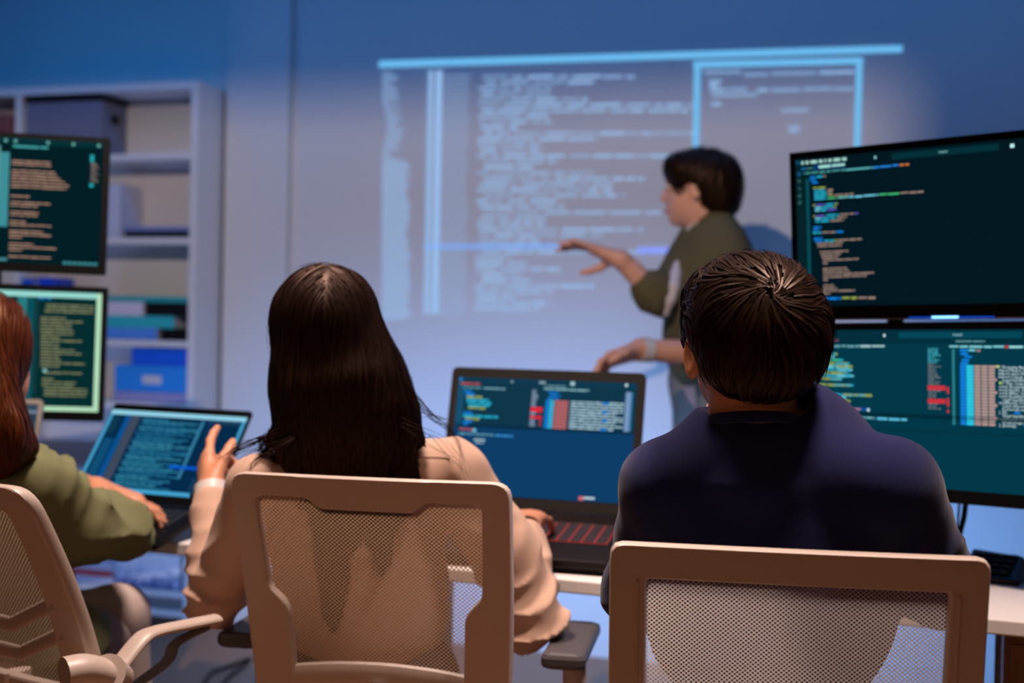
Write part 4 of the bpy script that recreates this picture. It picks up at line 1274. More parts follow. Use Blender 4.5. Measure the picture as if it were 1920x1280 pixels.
def seated_legs(t, hip, face, m, shoe, hiph=.50, spread=.10, kneef=.40):
    f = unit(face); r = EX(f)
    for s in (-1, 1):
        h = np.array([hip[0], hip[1], hiph + .048]) + r * s * .085
        kn = np.array([hip[0], hip[1], 0]) + f * kneef + r * s * (spread + .03) + np.array([0, 0, .52])
        an = kn + f * .02 - np.array([0, 0, .43])
        B = Body(); B.cap(h, kn, .082, .060, .03).cap(kn, an, .060, .045, .02)
        solid('trousers', B, .010, m, t)
        B = Body(); B.cap(an + f * .0 - [0, 0, .055], an + f * .14 - [0, 0, .062], .036, .028, .02); B.cap(an - [0, 0, .055], an + [0, 0, .01], .036, .034, .02)
        solid('shoe', B, .008, shoe, t)

m_eye = mat('eye_white', (215, 210, 205), .25)
m_iris = mat('iris_brown', (38, 22, 14), .2)
m_lip = mat('lip', (160, 92, 84), .5)
def face(t, c, A, ex, ez, ey, brow_m):
    rt, fwd, upz = A
    o = np.array(t.location)
    for s in (-1, 1):
        e = c + fwd * ey + rt * s * ex + upz * ez
        B = Body(); B.ell(e, (.0115, .0095, .0075), .004, A)
        eye = solid('eye', B, .0022, m_eye, t)
        B = Body(); B.ell(e + fwd * .0068, (.0048, .0036, .0048), .002, A)
        solid('iris', B, .0012, m_iris, eye)
        q = [e + upz * (.017 + .003 * (1 - k * k)) + fwd * (.004 - .004 * max(0, k)) + rt * s * k * .016 - o for k in np.linspace(-1, 1, 7)]
        b = MB(); b.tube(q, .0026, 6, flat=.8); b.build('eyebrow', brow_m, t, True)
    q = [c + fwd * (ey + .014 - .010 * k * k) - upz * .066 + rt * k * .019 - o for k in np.linspace(-1, 1, 9)]
    b = MB(); b.tube(q, [.0018, .0036, .0046, .005, .005, .005, .0046, .0036, .0018], 8); b.build('lips', m_lip, t, True)
# ---------------------------------------------------------------- man in navy, right
def man():
    hc = P(1415, 614, 1.67)
    fwd = unit(np.array([-.36, .93, 0])); rt = EX(fwd); upz = np.array([0, 0, 1.0])
    t = empty('person', (hc[0], hc[1], 0))
    tag(t, 'seated person with short black hair and navy sweater, seen from behind at right', 'person')
    sL, sR = P(1247, 912, 1.71), P(1668, 914, 1.66)
    eL, eR = P(1198, 1110, 1.80), P(1762, 1100, 1.70)
    wL, wR = P(1372, 738, 2.00), P(1690, 1085, 1.98)
    nb = P(1411, 770, 1.69)
    ch, wa = P(1455, 1010, 1.705), P(1440, 1165, 1.715)
    ht = hc + fwd * .01
    # body
    B = Body()
    B.ell(ht + fwd * .015 - upz * .004, (.071, .088, .080), .02, [rt, fwd, upz])
    B.ell(ht + fwd * .055 - upz * .065, (.058, .062, .06), .03, [rt, fwd, upz])       # jaw
    B.ell(ht + fwd * .112 - upz * .025, (.011, .017, .022), .012, [rt, fwd, upz])     # nose
    B.ell(ht + fwd * .098 - upz * .068, (.022, .012, .010), .010, [rt, fwd, upz])     # lips
    for s in (-1, 1):
        B.cut(ht + fwd * .108 + rt * s * .032 + upz * .0, (.016, .012, .010), .008, [rt, fwd, upz])
        B.ell(ht + fwd * .092 + rt * s * .032, (.012, .010, .009), .003, [rt, fwd, upz])
        ear = ht + rt * s * .080 - upz * .040 - fwd * .004
        a1 = unit(rt * s * .9 - fwd * .5); a2 = unit(np.cross(upz, a1))
        B.ell(ear, (.008, .017, .031), .006, [a1, a2, unit(upz - fwd * .15)])
        B.cut(ear + a1 * .009 + a2 * .002 * s, (.006, .009, .018), .004, [a1, a2, upz])
    B.cap(P(1411, 700, 1.69), nb, .058, .058, .012)
    B.ell(ch, (.13, .07, .17), .03, [rt, fwd, upz])
    B.cap(P(1310, 895, 1.70), P(1610, 900, 1.67), .030, .030, .03).cap(nb, P(1420, 900, 1.70), .05, .05, .01)
    for s_, e, w in ((sL, eL, wL), (sR, eR, wR)):
        B.cap(s_, e, .045, .036, .03).cap(e, w, .036, .026, .02)
    # pointing hand seen past the neck, other hand on the desk
    hd = Body(); hd.p = []
    f2 = unit(P(1582, 806, 2.02) - wL)
    hand(B, wL, f2, unit(np.array([0.1, .5, -.8])), -unit(np.cross(f2, [0.1, .5, -.8])) * 1, [(.12, .1, .08), (.16, .15, .1), (.3, .3, .2), (.5, .4, .3)], .05, 1.0)
    f3 = unit(np.array([-.2, .95, -.1]))
    hand(B, wR, f3, np.array([0, -.1, -1.0]), -EX(f3), [(.3, .4, .3)] * 4, .1, 1.0)
    solid('body', B, .0045, m_skin, t)
    # sweater
    dp1, dp2 = folds(eL, .07, eL - sL, .006, 80, 3), folds(eR, .07, eR - sR, .006, 80, 4)
    dp3 = folds(sL + np.array([0, 0, -.05]), .06, sR - sL, .003, 60, 5)
    ctr = ch + np.array([0, 0, -.02])
    S = Body(lambda Q: dp1(Q) + dp2(Q) + dp3(Q) + .0022 * wob(Q, 11, 8))
    S.ell(ch + fwd * .01, (.175, .105, .22), .03, [rt, fwd, upz])
    S.ell(wa, (.162, .100, .13), .05, [rt, fwd, upz])
    S.cap(P(1388, 866, 1.69), sL, .056, .060, .03)
    S.cap(P(1440, 866, 1.685), sR, .056, .061, .03)
    S.cap(P(1412, 895, 1.69), P(1411, 845, 1.69), .090, .070, .012)
    S.cap(sL, eL, .059, .050, .02).cap(eL, eL + (wL - eL) * .82, .050, .036, .02)
    S.cap(sR, eR, .064, .051, .02).cap(eR, eR + (wR - eR) * .85, .051, .038, .02)
    S.cut(P(1411, 748, 1.69), (.075, .080, .030), .006, [rt, fwd, upz])
    sw = solid('sweater', S, .0058, m_navy, t)
    # ribbed neckline
    q = []
    for k in range(33):
        a = 2 * math.pi * k / 32
        q.append(P(1411, 788, 1.69) + rt * .0625 * math.cos(a) + fwd * .0635 * math.sin(a) + upz * (-.012 * math.sin(a) - .002) - np.array(t.location))
    b = MB(); b.tube(q, .0055, 8, flat=1.4); b.build('collar', m_navy, sw, True)
    seated_legs(t, (wa[0], wa[1] + .01), fwd, m_dark, m_shoe)
    # hair
    Hh = Body()
    Hh.ell(ht - fwd * .000 + upz * .002, (.083, .102, .084), .02, [rt, fwd, upz])
    Hh.ell(ht + upz * .040 + fwd * .045, (.072, .070, .042), .02, [rt, fwd, upz])
    Hh.ell(ht - upz * .026 - fwd * .024 + rt * .006, (.076, .074, .066), .02, [rt, fwd, upz])
    Hh.ell(ht - upz * .055 - fwd * .034 + rt * .004, (.060, .048, .036), .02, [rt, fwd, upz])
    Hh.cut(ht - rt * .118 - upz * .070 - fwd * .01, (.050, .090, .070), .012, [rt, fwd, upz])
    Hh.cut(ht + rt * .125 - upz * .095 + fwd * .01, (.050, .080, .060), .012, [rt, fwd, upz])
    Hh.cut(ht + fwd * .125 - upz * .05, (.09, .055, .075), .02, [rt, fwd, upz])
    hv, hf = Hh.surf(.006)
    g = Hh.grad(hv)
    wh = ht + upz * .034 - fwd * .088 - rt * .004          # crown whorl
    ok = (hv[:, 2] > ht[2] - .10)
    idx = np.nonzero(ok)[0]
    dist = np.linalg.norm(hv - wh, axis=1)
    def fld(Q, i):
        d = Q - wh
        n = unit(-fwd + upz * .6)
        d = d - np.outer(d @ n, n)
        L = np.linalg.norm(d, axis=1, keepdims=True)
        d = d / (L + 1e-6)
        sw_ = np.cross(np.tile(n, (len(Q), 1)), d)
        low = np.clip((wh[2] - .02 - Q[:, 2]) / .06, 0, 1)[:, None]
        return d + sw_ * (.75 * np.exp(-L / .06)) * (1 - low) + low * np.array([0, 0, -1.2])
    top = idx[hv[idx, 2] > ht[2] - .02]
    low = idx[hv[idx, 2] <= ht[2] - .02]
    pk = rng.choice(top, 5200)
    near = idx[dist[idx] < .06]
    pk2 = rng.choice(near, 2200)
    pk3 = rng.choice(low, 2200)
    s1 = strands(Hh, hv[pk] + rng.normal(size=(len(pk), 3)) * .003, fld, 10, .0062, .009, .0014, jitter=.07, wave=.7)
    s2 = strands(Hh, hv[pk2] + rng.normal(size=(len(pk2), 3)) * .003, fld, 12, .0062, .013, .0015, jitter=.07, wave=.55)
    s3 = strands(Hh, hv[pk3] + rng.normal(size=(len(pk3), 3)) * .003, fld, 6, .004, .003, .0010, jitter=.06, wave=.2)
    v, f = join((hv, hf), s1, s2, s3)
    link('hair', np_mesh('hair', v - np.array(t.location), f), m_hair_blk, t)
    face(t, ht, (rt, fwd, upz), .032, 0, .0975, m_hair_blk)
man()

# ---------------------------------------------------------------- long-haired woman, middle
def woman():
    Q_ = lambda x, y, D: P(x, y, D + .13)
    hc = Q_(610, 606, 2.10)
    fwd = unit(np.array([-.42, .90, 0])); rt = EX(fwd); upz = np.array([0, 0, 1.0])
    t = empty('person', (hc[0], hc[1], 0))
    tag(t, 'seated person with very long dark hair and beige blouse, pointing at the thin black laptop', 'person')
    sL, sR = Q_(487, 914, 2.07), Q_(850, 890, 2.11)
    eL, wL = P(404, 1122, 2.27), P(397, 925, 2.40)
    eR, wR = P(1002, 1160, 2.24), P(984, 992, 2.42)
    ch, wa = Q_(672, 1010, 2.13), Q_(690, 1150, 2.15)
    B = Body()
    B.ell(hc + fwd * .015, (.070, .092, .098), .02, [rt, fwd, upz])
    B.ell(hc + fwd * .05 - upz * .065, (.052, .058, .058), .03, [rt, fwd, upz])
    B.ell(hc + fwd * .106 - upz * .025, (.010, .015, .020), .012, [rt, fwd, upz])
    B.ell(hc + fwd * .093 - upz * .068, (.02, .011, .010), .010, [rt, fwd, upz])
    for s in (-1, 1):
        B.cut(hc + fwd * .103 + rt * s * .03, (.015, .011, .010), .008, [rt, fwd, upz])
        B.ell(hc + fwd * .088 + rt * s * .03, (.011, .010, .008), .003, [rt, fwd, upz])
        B.ell(hc + rt * s * .074 - upz * .02, (.007, .015, .028), .006, [rt, fwd, upz])
    B.cap(hc - upz * .07, Q_(640, 825, 2.11), .050, .052, .03)
    B.ell(ch, (.12, .065, .17), .04, [rt, fwd, upz])
    for s_, e, w in ((sL, eL, wL), (sR, eR, wR)):
        B.cap(s_, e, .036, .032, .03).cap(e, w, .034, .024, .02)
    # left hand: index finger out towards the screen, the others folded
    f1 = unit(P(376, 822, 2.54) - wL)
    pal = unit(np.array([.45, .85, .1])); pal = unit(pal - (pal @ f1) * f1)
    sd = unit(-np.cross(f1, pal))
    if (sd @ cr) < 0: sd = -sd
    hand(B, wL, f1, pal, sd, [(.15, .2, .15), (1.2, 1.3, .8), (1.3, 1.35, .8), (1.35, 1.3, .8)], .06, 1.0, (0.55, .35, .5))
    # right hand on the keyboard
    f2 = unit(P(998, 956, 2.56) - wR)
    hand(B, wR, f2, unit(np.array([.1, .1, -1.0])), -EX(f2) * 1, [(.35, .5, .4)] * 4, .14, 1.0, (.9, .25, .3))
    solid('body', B, .0042, m_skin, t)
    d1 = folds(eL, .085, eL - sL, .013, 62, 11); d2 = folds(wL * .55 + eL * .45, .08, wL - eL, .012, 70, 12)
    d3 = folds(eR, .09, eR - sR, .014, 60, 13); d4 = folds(sR, .08, sR - sL, .008, 60, 14); d5 = folds(ch, .16, [.3, .1, 1], .004, 40, 15)
    S = Body(lambda Q: d1(Q) + d2(Q) + d3(Q) + d4(Q) + d5(Q) + .003 * wob(Q, 12, 16))
    S.ell(ch, (.155, .088, .22), .03, [rt, fwd, upz])
    S.ell(wa, (.145, .090, .13), .05, [rt, fwd, upz])
    S.cap(Q_(625, 870, 2.11), sL, .048, .054, .03)
    S.cap(Q_(680, 864, 2.11), sR, .050, .060, .03)
    S.cap(Q_(640, 890, 2.11), Q_(641, 850, 2.115), .075, .058, .015)
    S.cap(sL, eL, .056, .050, .02).cap(eL, eL + (wL - eL) * .45, .050, .048, .02).cap(eL + (wL - eL) * .45, eL + (wL - eL) * .90, .048, .038, .015)
    S.cap(sR, Q_(945, 1030, 2.12), .064, .062, .02).cap(Q_(945, 1030, 2.12), eR, .062, .056, .02).cap(eR, eR + (wR - eR) * .88, .054, .038, .02)
    S.cut(Q_(641, 788, 2.115), (.052, .056, .035), .008, [rt, fwd, upz])
    bl = solid('blouse', S, .0058, m_beige, t)
    # back yoke seam
    q = []
    for x in np.linspace(700, 838, 26):
        p = Q_(x, 868 + .0 * x, 1.96)
        for _ in range(24):
            d = S(p[None])[0]
            p = p + cf * d * .9
        q.append(p - np.array(t.location) - cf * .0004)
    b = MB(); b.tube(q, .0009, 6); b.build('yoke_seam', mat('seam_brown', (120, 84, 64), .9), bl, True)
    seated_legs(t, (wa[0], wa[1]), fwd, m_dark, m_shoe, spread=.06)
    # wrist band and bracelet
    def cuff(name, c, ax, r, w, th, m, lab=None):
        ax = unit(ax); a = unit(np.cross(ax, [0.3, .2, 1])); c2 = np.cross(ax, a)
        n = 30; V = []; F = []
        for k in range(n):
            an = 2 * math.pi * k / n
            d = a * math.cos(an) + c2 * math.sin(an)
            for rr, z in ((r, -w / 2), (r + th, -w / 2 * .9), (r + th, w / 2 * .9), (r, w / 2)):
                V.append(c + d * rr + ax * z - np.array(t.location))
        for k in range(n):
            for j in range(4):
                F.append((k * 4 + j, k * 4 + (j + 1) % 4, ((k + 1) % n) * 4 + (j + 1) % 4, ((k + 1) % n) * 4 + j))
        b = MB(); b.add(V, F); o = b.build(name, m, t, True)
        if lab: o['label'] = lab
    hx = unit(wL - eL)
    cuff('wrist_watch', wL + hx * .004, hx, .0285, .021, .004, mat('white_band', (216, 206, 202), .4), 'white banded wrist watch')
    b = MB(); cd = unit(-cr * .75 - cf * .6); cc = wL + hx * .004 - hx * .018 + cd * .031 - np.array(t.location)
    b.tube([cc + hx * .016, cc - hx * .02], .012, 8, flat=.4); b.build('watch_case', mat('black_glass', (10, 10, 12), .2), t, True)
    h2 = unit(wR - eR)
    cuff('bracelet', wR + h2 * .004, h2, .0275, .006, .002, m_blk, 'thin black bracelet')
    # long hair
    Hh = Body(lambda Q: .0035 * wob(Q * np.array([1, 1, .25]), 60, 21))
    Hh.ell(hc - fwd * .004, (.086, .106, .098), .02, [rt, fwd, upz])
    Hh.cap(Q_(610, 600, 2.07), Q_(634, 720, 2.055), .082, .108, .03, (fwd, 1.5))
    Hh.cap(Q_(634, 720, 2.055), Q_(650, 790, 2.045), .108, .122, .03, (fwd, 2.2))
    for x0, y0, x1, y1, ra, rb in ((570, 780, 535, 872, .032, .008), (598, 790, 572, 930, .036, .012), (625, 810, 612, 1010, .048, .018), (640, 860, 628, 1150, .050, .016), (660, 810, 668, 1040, .048, .016),
                                   (690, 790, 712, 1050, .040, .012), (712, 780, 742, 960, .036, .010), (712, 770, 775, 905, .034, .009), (712, 740, 792, 828, .030, .004), (560, 770, 490, 838, .020, .005)):
        Hh.cap(Q_(x0, y0, 2.04), Q_(x1, y1, 2.055), ra, rb, .008, (fwd, 2.2))
    Hh.cut(hc + fwd * .14 - upz * .09, (.075, .09, .12), .02, [rt, fwd, upz])
    hv, hf = Hh.surf(.0065)
    part = hc + upz * .108 - fwd * .02
    def fld(Q, i):
        dn = np.tile(np.array([0, 0, -1.0]), (len(Q), 1))
        d = Q - part
        hd = np.clip((Q[:, 2] - hc[2]) / .1, 0, 1)[:, None]
        side = (d @ rt)[:, None] * rt
        out = np.sign(d @ rt)[:, None] * rt * 1.0 - fwd * .55
        flare = np.clip((hc[2] - .2 - Q[:, 2]) / .1, 0, 1)[:, None] * (((Q - hc) @ rt - .02)[:, None] * 5) * rt
        return dn * (1.15 - .75 * hd) + hd * out + flare
    vis = np.nonzero(((hv - hc) @ fwd < .06))[0]
    topm = vis[hv[vis, 2] > hc[2] + .02]
    midm = vis[(hv[vis, 2] <= hc[2] + .02)]
    s1 = strands(Hh, hv[rng.choice(topm, 2600)], fld, 14, .013, .004, .0012, jitter=.07)
    s2 = strands(Hh, hv[rng.choice(midm, 4200)], fld, 14, .014, .005, .0013, jitter=.09)
    endm = vis[hv[vis, 2] < hc[2] - .17]
    s3 = strands(Hh, hv[rng.choice(endm, 2200)] - fwd * .004, fld, 8, .012, .008, .0009, jitter=.35)
    parts = [(hv, hf), s1, s2, s3]
    # locks that stray over the shoulders
    b = MB()
    tr_ = [([(600, 770, 2.02), (530, 805, 1.99), (450, 838, 1.99), (418, 860, 2.0)], .0016, 16, 9), ([(600, 790, 2.01), (535, 832, 1.97), (482, 860, 1.97), (463, 888, 1.975)], .0016, 14, 6),
           ([(610, 800, 2.0), (530, 830, 1.98), (475, 842, 1.985), (440, 862, 1.99)], .0012, 8, 10),
           ([(735, 690, 2.03), (805, 775, 2.02), (842, 800, 2.02), (862, 840, 2.03), (872, 890, 2.035)], .0013, 7, 8), ([(728, 670, 2.03), (785, 760, 2.02), (830, 790, 2.02), (850, 815, 2.03)], .0008, 6, 14), ([(700, 760, 2.02), (790, 815, 2.0), (828, 835, 2.01), (855, 870, 2.02), (868, 900, 2.03)], .0009, 6, 16),
           ([(625, 500, 2.06), (600, 494, 2.06), (565, 505, 2.06), (530, 540, 2.06)], .0007, 6, 8), ([(520, 560, 2.07), (506, 600, 2.07), (508, 640, 2.07), (516, 690, 2.06)], .0009, 6, 7)]
    for pts, r, n, sp in tr_:
        for k in range(n):
            q = [Q_(x + rng.normal() * sp * .35 * (1 + i * .4), y + rng.normal() * sp * .35 * (1 + i * .4), D + .01) for i, (x, y, D) in enumerate(pts)]
            qs = spline(q, 6)
            m_ = len(qs)
            b.tube(qs, [r * min(1, .25 + 3 * j / m_) * (1.02 - j / m_) * (.5 + .1 * (k % 5)) for j in range(m_)], 5, cap=False)
    parts.append((np.array(b.v), np.array(b.f)))
    v, f = join(*parts)
    link('hair', np_mesh('hair', v - np.array(t.location), f), m_hair_brn, t)
    face(t, hc, (rt, fwd, upz), .030, 0, .0930, m_hair_brn)
woman()

# ---------------------------------------------------------------- red-haired woman, left edge
def left_woman():
    Q_ = lambda x, y, D: P(x, y, D + .10)
    hc = Q_(-56, 655, 2.20)
    fwd = unit(np.array([.35, .94, 0])); rt = EX(fwd); upz = np.array([0, 0, 1.0])
    t = empty('person', (hc[0], hc[1], 0))
    tag(t, 'seated person with red-brown hair and sage green shirt, cropped at the left edge', 'person')
    sR, eR, wR = Q_(85, 915, 2.19), Q_(232, 998, 2.33), P(178, 918, 2.62)
    sL, eL, wL = Q_(-150, 905, 2.42), P(-20, 980, 2.58), P(158, 914, 2.68)
    ch, wa = Q_(-5, 1010, 2.26), Q_(50, 1190, 2.30)
    B = Body()
    B.ell(hc + fwd * .015, (.070, .092, .098), .02, [rt, fwd, upz])
    B.ell(hc + fwd * .05 - upz * .065, (.052, .058, .058), .03, [rt, fwd, upz])
    B.ell(hc + fwd * .106 - upz * .025, (.010, .015, .020), .012, [rt, fwd, upz])
    B.ell(hc + fwd * .093 - upz * .068, (.02, .011, .010), .010, [rt, fwd, upz])
    for s in (-1, 1):
        B.cut(hc + fwd * .103 + rt * s * .03, (.015, .011, .010), .008, [rt, fwd, upz])
        B.ell(hc + fwd * .088 + rt * s * .03, (.011, .010, .008), .003, [rt, fwd, upz])
    B.cap(hc - upz * .07, Q_(-40, 850, 2.25), .050, .052, .03)
    B.ell(ch, (.13, .075, .19), .05, [rt, fwd, upz])
    for s_, e, w in ((sL, eL, wL), (sR, eR, wR)):
        B.cap(s_, e, .038, .032, .03).cap(e, w, .034, .025, .02)
    f2 = unit(P(312, 952, 2.68) - wR)
    hand(B, wR, f2, unit(np.array([.05, -.05, -1])), -EX(f2), [(.25, .45, .4), (.25, .5, .4), (.3, .5, .4), (.3, .5, .4)], .12, 1.0, (.8, .2, .3))
    f3 = unit(P(215, 945, 2.72) - wL)
    hand(B, wL, f3, unit(np.array([.05, -.05, -1])), EX(f3), [(.25, .4, .3)] * 4, .12, 1.0, (.8, .2, .3))
    solid('body', B, .0045, m_skin, t)
    mid = .5 * (sR + eR)
    d1 = folds(mid, .10, eR - sR, .016, 60, 31); d2 = folds(eR, .09, [.7, .2, .4], .018, 70, 32); d3 = folds(ch, .15, [.5, .2, 1], .010, 40, 33); d4 = folds(wa + rt * .12, .08, [1, .2, .2], .01, 60, 34)
    S = Body(lambda Q: d1(Q) + d2(Q) + d3(Q) + d4(Q) + .004 * wob(Q, 11, 36))
    S.ell(ch, (.16, .10, .22), .03, [rt, fwd, upz])
    S.ell(wa, (.155, .105, .15), .05, [rt, fwd, upz])
    S.cap(Q_(-40, 880, 2.26), sR, .050, .064, .03)
    S.cap(Q_(-60, 880, 2.27), sL, .050, .060, .03)
    S.cap(Q_(-40, 905, 2.26), Q_(-40, 885, 2.26), .072, .058, .015)
    S.cap(sR, Q_(155, 985, 2.26), .064, .068, .03).cap(Q_(155, 985, 2.26), eR, .068, .054, .03).cap(eR, eR + (wR - eR) * .55, .054, .040, .02)
    S.cap(sL, eL, .06, .055, .03).cap(eL, eL + (wL - eL) * .80, .055, .040, .02)
    S.ell(Q_(160, 1195, 2.28), (.042, .06, .055), .03)
    S.cut(Q_(-40, 815, 2.26), (.055, .06, .035), .008, [rt, fwd, upz])
    solid('shirt', S, .0062, m_green, t)
    for h, kn, an in ((P(60, 1225, 2.36), P(192, 1190, 2.55), P(222, 1590, 2.58)), (P(-40, 1200, 2.50), P(222, 1152, 2.58), P(262, 1560, 2.62))):
        T = Body(lambda Q: .002 * wob(Q, 14, 66)); T.cap(h, kn, .080, .056, .03).cap(kn, an, .056, .045, .03)
        solid('trousers', T, .010, m_blush, t)
        T = Body(); f = unit(np.array([.3, .95, 0])); an = np.array([an[0], an[1], .10])
        T.cap(an - [0, 0, .055], an + f * .14 - [0, 0, .065], .036, .028, .02).cap(an - [0, 0, .05], an + [0, 0, .02], .036, .036, .02)
        solid('shoe', T, .008, m_shoe2, t)
    Hh = Body(lambda Q: .003 * wob(Q * np.array([1, 1, .25]), 55, 41))
    Hh.ell(hc + upz * .004 - fwd * .004, (.098, .115, .108), .02, [rt, fwd, upz])
    Hh.cap(hc - fwd * .02 - upz * .03, Q_(-50, 740, 2.16), .086, .082, .04, (fwd, 1.3))
    Hh.cap(Q_(-50, 740, 2.16), Q_(-10, 815, 2.13), .080, .072, .03, (fwd, 1.7))
    Hh.cap(Q_(0, 790, 2.15), Q_(38, 838, 2.14), .040, .024, .03)
    Hh.cut(hc + fwd * .14 - upz * .09, (.07, .09, .12), .02, [rt, fwd, upz])
    hv, hf = Hh.surf(.0065)
    def fld(Q, i):
        d = Q - (hc + upz * .1)
        hd = np.clip((Q[:, 2] - hc[2]) / .1, 0, 1)[:, None]
        return np.array([0, 0, -1.0]) * (1.1 - .7 * hd) + hd * (np.sign(d @ rt)[:, None] * rt - fwd * .5) + .25 * np.clip((hc[2] - .1 - Q[:, 2]) / .08, 0, 1)[:, None] * rt
    vis = np.nonzero((hv - hc) @ fwd < .08)[0]
    s1 = strands(Hh, hv[rng.choice(vis, 4200)], fld, 13, .012, .005, .0013, jitter=.10)
    v, f = join((hv, hf), s1)
    link('hair', np_mesh('hair', v - np.array(t.location), f), m_hair_red, t)
    face(t, hc, (rt, fwd, upz), .030, 0, .0930, m_hair_red)
left_woman()

# ---------------------------------------------------------------- presenter by the wall
def presenter():
    D0 = 3.75
    hc = P(1312, 352, D0)
    upz = np.array([0, 0, 1.0])
    fwd = unit(np.array([-.955, .10, -.03])); rt = unit(np.array([fwd[1], -fwd[0], 0]))
    bf = unit(np.array([-.80, -.60, 0])); br = EX(bf)               # body turned half towards the room
    t = empty('person', (P(1330, 600, D0)[0], P(1330, 600, D0)[1], 0))
    tag(t, 'standing person in olive jacket with arms spread beside the projected code', 'person')
    B = Body()
    A = [rt, fwd, upz]
    B.ell(hc + upz * .01 - fwd * .005, (.070, .094, .095), .02, A)
    B.ell(hc + fwd * .040 - upz * .050, (.056, .056, .058), .03, A)
    B.ell(hc + fwd * .068 - upz * .088, (.026, .022, .022), .02, A)
    B.cap(hc + fwd * .090 + upz * .012, hc + fwd * .108 - upz * .026, .008, .012, .012)
    B.ell(hc + fwd * .090 - upz * .056, (.022, .011, .009), .008, A)
    B.ell(hc + fwd * .086 - upz * .067, (.020, .011, .008), .008, A)
    B.ell(hc + fwd * .088 + upz * .024, (.045, .014, .008), .012, A)
    for s in (-1, 1):
        B.cut(hc + fwd * .098 + rt * s * .031 + upz * .004, (.015, .011, .010), .008, A)
        B.ell(hc + fwd * .082 + rt * s * .031 + upz * .004, (.011, .010, .008), .003, A)
        B.ell(hc + rt * s * .074 - upz * .012 - fwd * .006, (.008, .019, .032), .006, A)
        B.cut(hc + rt * s * .084 - upz * .012 - fwd * .004, (.006, .010, .019), .004, A)
    nb = P(1345, 455, D0)
    B.cap(hc - upz * .075 - fwd * .015, nb, .054, .058, .03)
    ch = P(1330, 560, D0)
    B.ell(ch, (.15, .09, .2), .05, [br, bf, upz])
    # right arm points at the wall, left forearm held low with a watch
    s1, e1, w1 = P(1290, 502, D0 + .03), P(1235, 556, 3.68), P(1165, 487, 3.66)
    s2, e2, w2 = P(1385, 525, D0 - .10), P(1345, 665, 3.52), P(1200, 655, 3.44)
    for a, e, w in ((s1, e1, w1), (s2, e2, w2)):
        B.cap(a, e, .045, .042, .03).cap(e, w, .040, .028, .02)
    f1 = unit(P(1100, 462, 3.67) - w1)
    hand(B, w1, f1, unit(np.cross(f1, cf) * 1.0), unit(cf), [(.18, .25, .2), (.22, .3, .2), (.10, .2, .15), (-.02, .1, .1)], .16, 1.05, (.2, 1.1, .1))
    f2 = unit(P(1150, 672, 3.42) - w2)
    pl = unit(np.array(np.cross(f2, -cf)))
    hand(B, w2, f2, -pl if pl[2] > 0 else pl, unit(upz * .5 - cf * .9), [(.35, .5, .3), (.4, .5, .3), (.5, .5, .3), (.6, .5, .3)], .16, 1.05, (.7, .3, .2))
    hip = P(1345, 705, D0)
    B.ell(hip, (.15, .10, .12), .05, [br, bf, upz])
    solid('body', B, .0055, mat('skin_presenter', (222, 168, 150), .55), t)
    # white tee, jacket, trousers, shoes
    S = Body(); S.ell(ch + bf * .022, (.150, .098, .24), .04, [br, bf, upz])
    solid('tee', S, .010, m_tee, t)
    d1 = folds(e1, .07, e1 - s1, .008, 60, 51); d2 = folds(e2, .08, e2 - s2, .008, 60, 52)
    S = Body(lambda Q: d1(Q) + d2(Q) + .005 * wob(Q, 10, 53))
    S.ell(ch, (.188, .120, .27), .05, [br, bf, upz])
    S.ell(P(1340, 650, D0), (.185, .125, .14), .06, [br, bf, upz])
    S.cap(P(1350, 492, D0), s1, .06, .062, .05).cap(P(1360, 492, D0), s2, .06, .066, .05)
    S.cap(s1, e1, .062, .056, .03).cap(e1, e1 + (w1 - e1) * .22, .056, .054, .02)
    S.cap(s2, e2, .068, .060, .03).cap(e2, e2 + (w2 - e2) * .28, .060, .055, .02)
    op = P(1258, 545, D0) + bf * .06                                 # jacket hangs open over the tee
    ax = unit(upz * .95 + br * .22)
    S.cut(P(1335, 430, D0) + bf * .01, (.062, .066, .055), .01, [br, bf, upz])
    jk = solid('jacket', S, .0075, m_olive, t)
    q = []
    for x, y in ((1296, 482), (1291, 505), (1285, 530), (1277, 556), (1269, 582)):
        p = P(x, y, 3.4)
        for _ in range(40):
            p = p + cf * S(p[None])[0] * .9
        q.append(p + cf * .004)
    B2 = Body(); B2.chain(q, [.010, .0165, .0175, .0165, .012], .006, (unit(cf), 1.25))
    solid('tee_front', B2, .003, m_tee, t, 3)
    q = []
    for k in range(15):
        a = R_(-200 + 220 * k / 14)
        q.append(P(1340, 452, D0) + br * .074 * math.cos(a) - bf * .072 * math.sin(a) * -1 + upz * (.012 * math.sin(a)) - np.array(t.location))
    b = MB(); b.tube(q, .020, 8, flat=.5, up=(0, 0, 1)); b.build('collar', m_olive, jk, True)
    for s in (-1, 1):
        h = hip + br * s * .085 - upz * .02
        an = np.array([h[0], h[1], .10]) + br * s * .03 - bf * (.05 * s)
        kn = .5 * (h + an) + bf * .02
        S = Body(lambda Q: .004 * wob(Q, 12, 60 + s))
        S.cap(h + upz * .10, h, .098, .098, .03).cap(h, kn, .095, .070, .03).cap(kn, an, .070, .055, .02)
        solid('trousers', S, .010, m_trs, t)
        S = Body(); S.cap(an - upz * .058, an + bf * .15 - upz * .068, .04, .030, .02).cap(an - upz * .05, an, .042, .04, .02)
        solid('shoe', S, .009, m_shoe2, t)
    b = MB(); hx = unit(w2 - e2)
    b.tube([w2 - hx * .002 - np.array(t.location), w2 - hx * .032 - np.array(t.location)], .0345, 18); wt = b.build('wrist_watch', mat('watch_white', (205, 205, 215), .4), t, True); wt['label'] = 'white wrist watch'
    Hh = Body()
    Hh.ell(hc + upz * .022 - fwd * .016, (.086, .106, .093), .02, A)
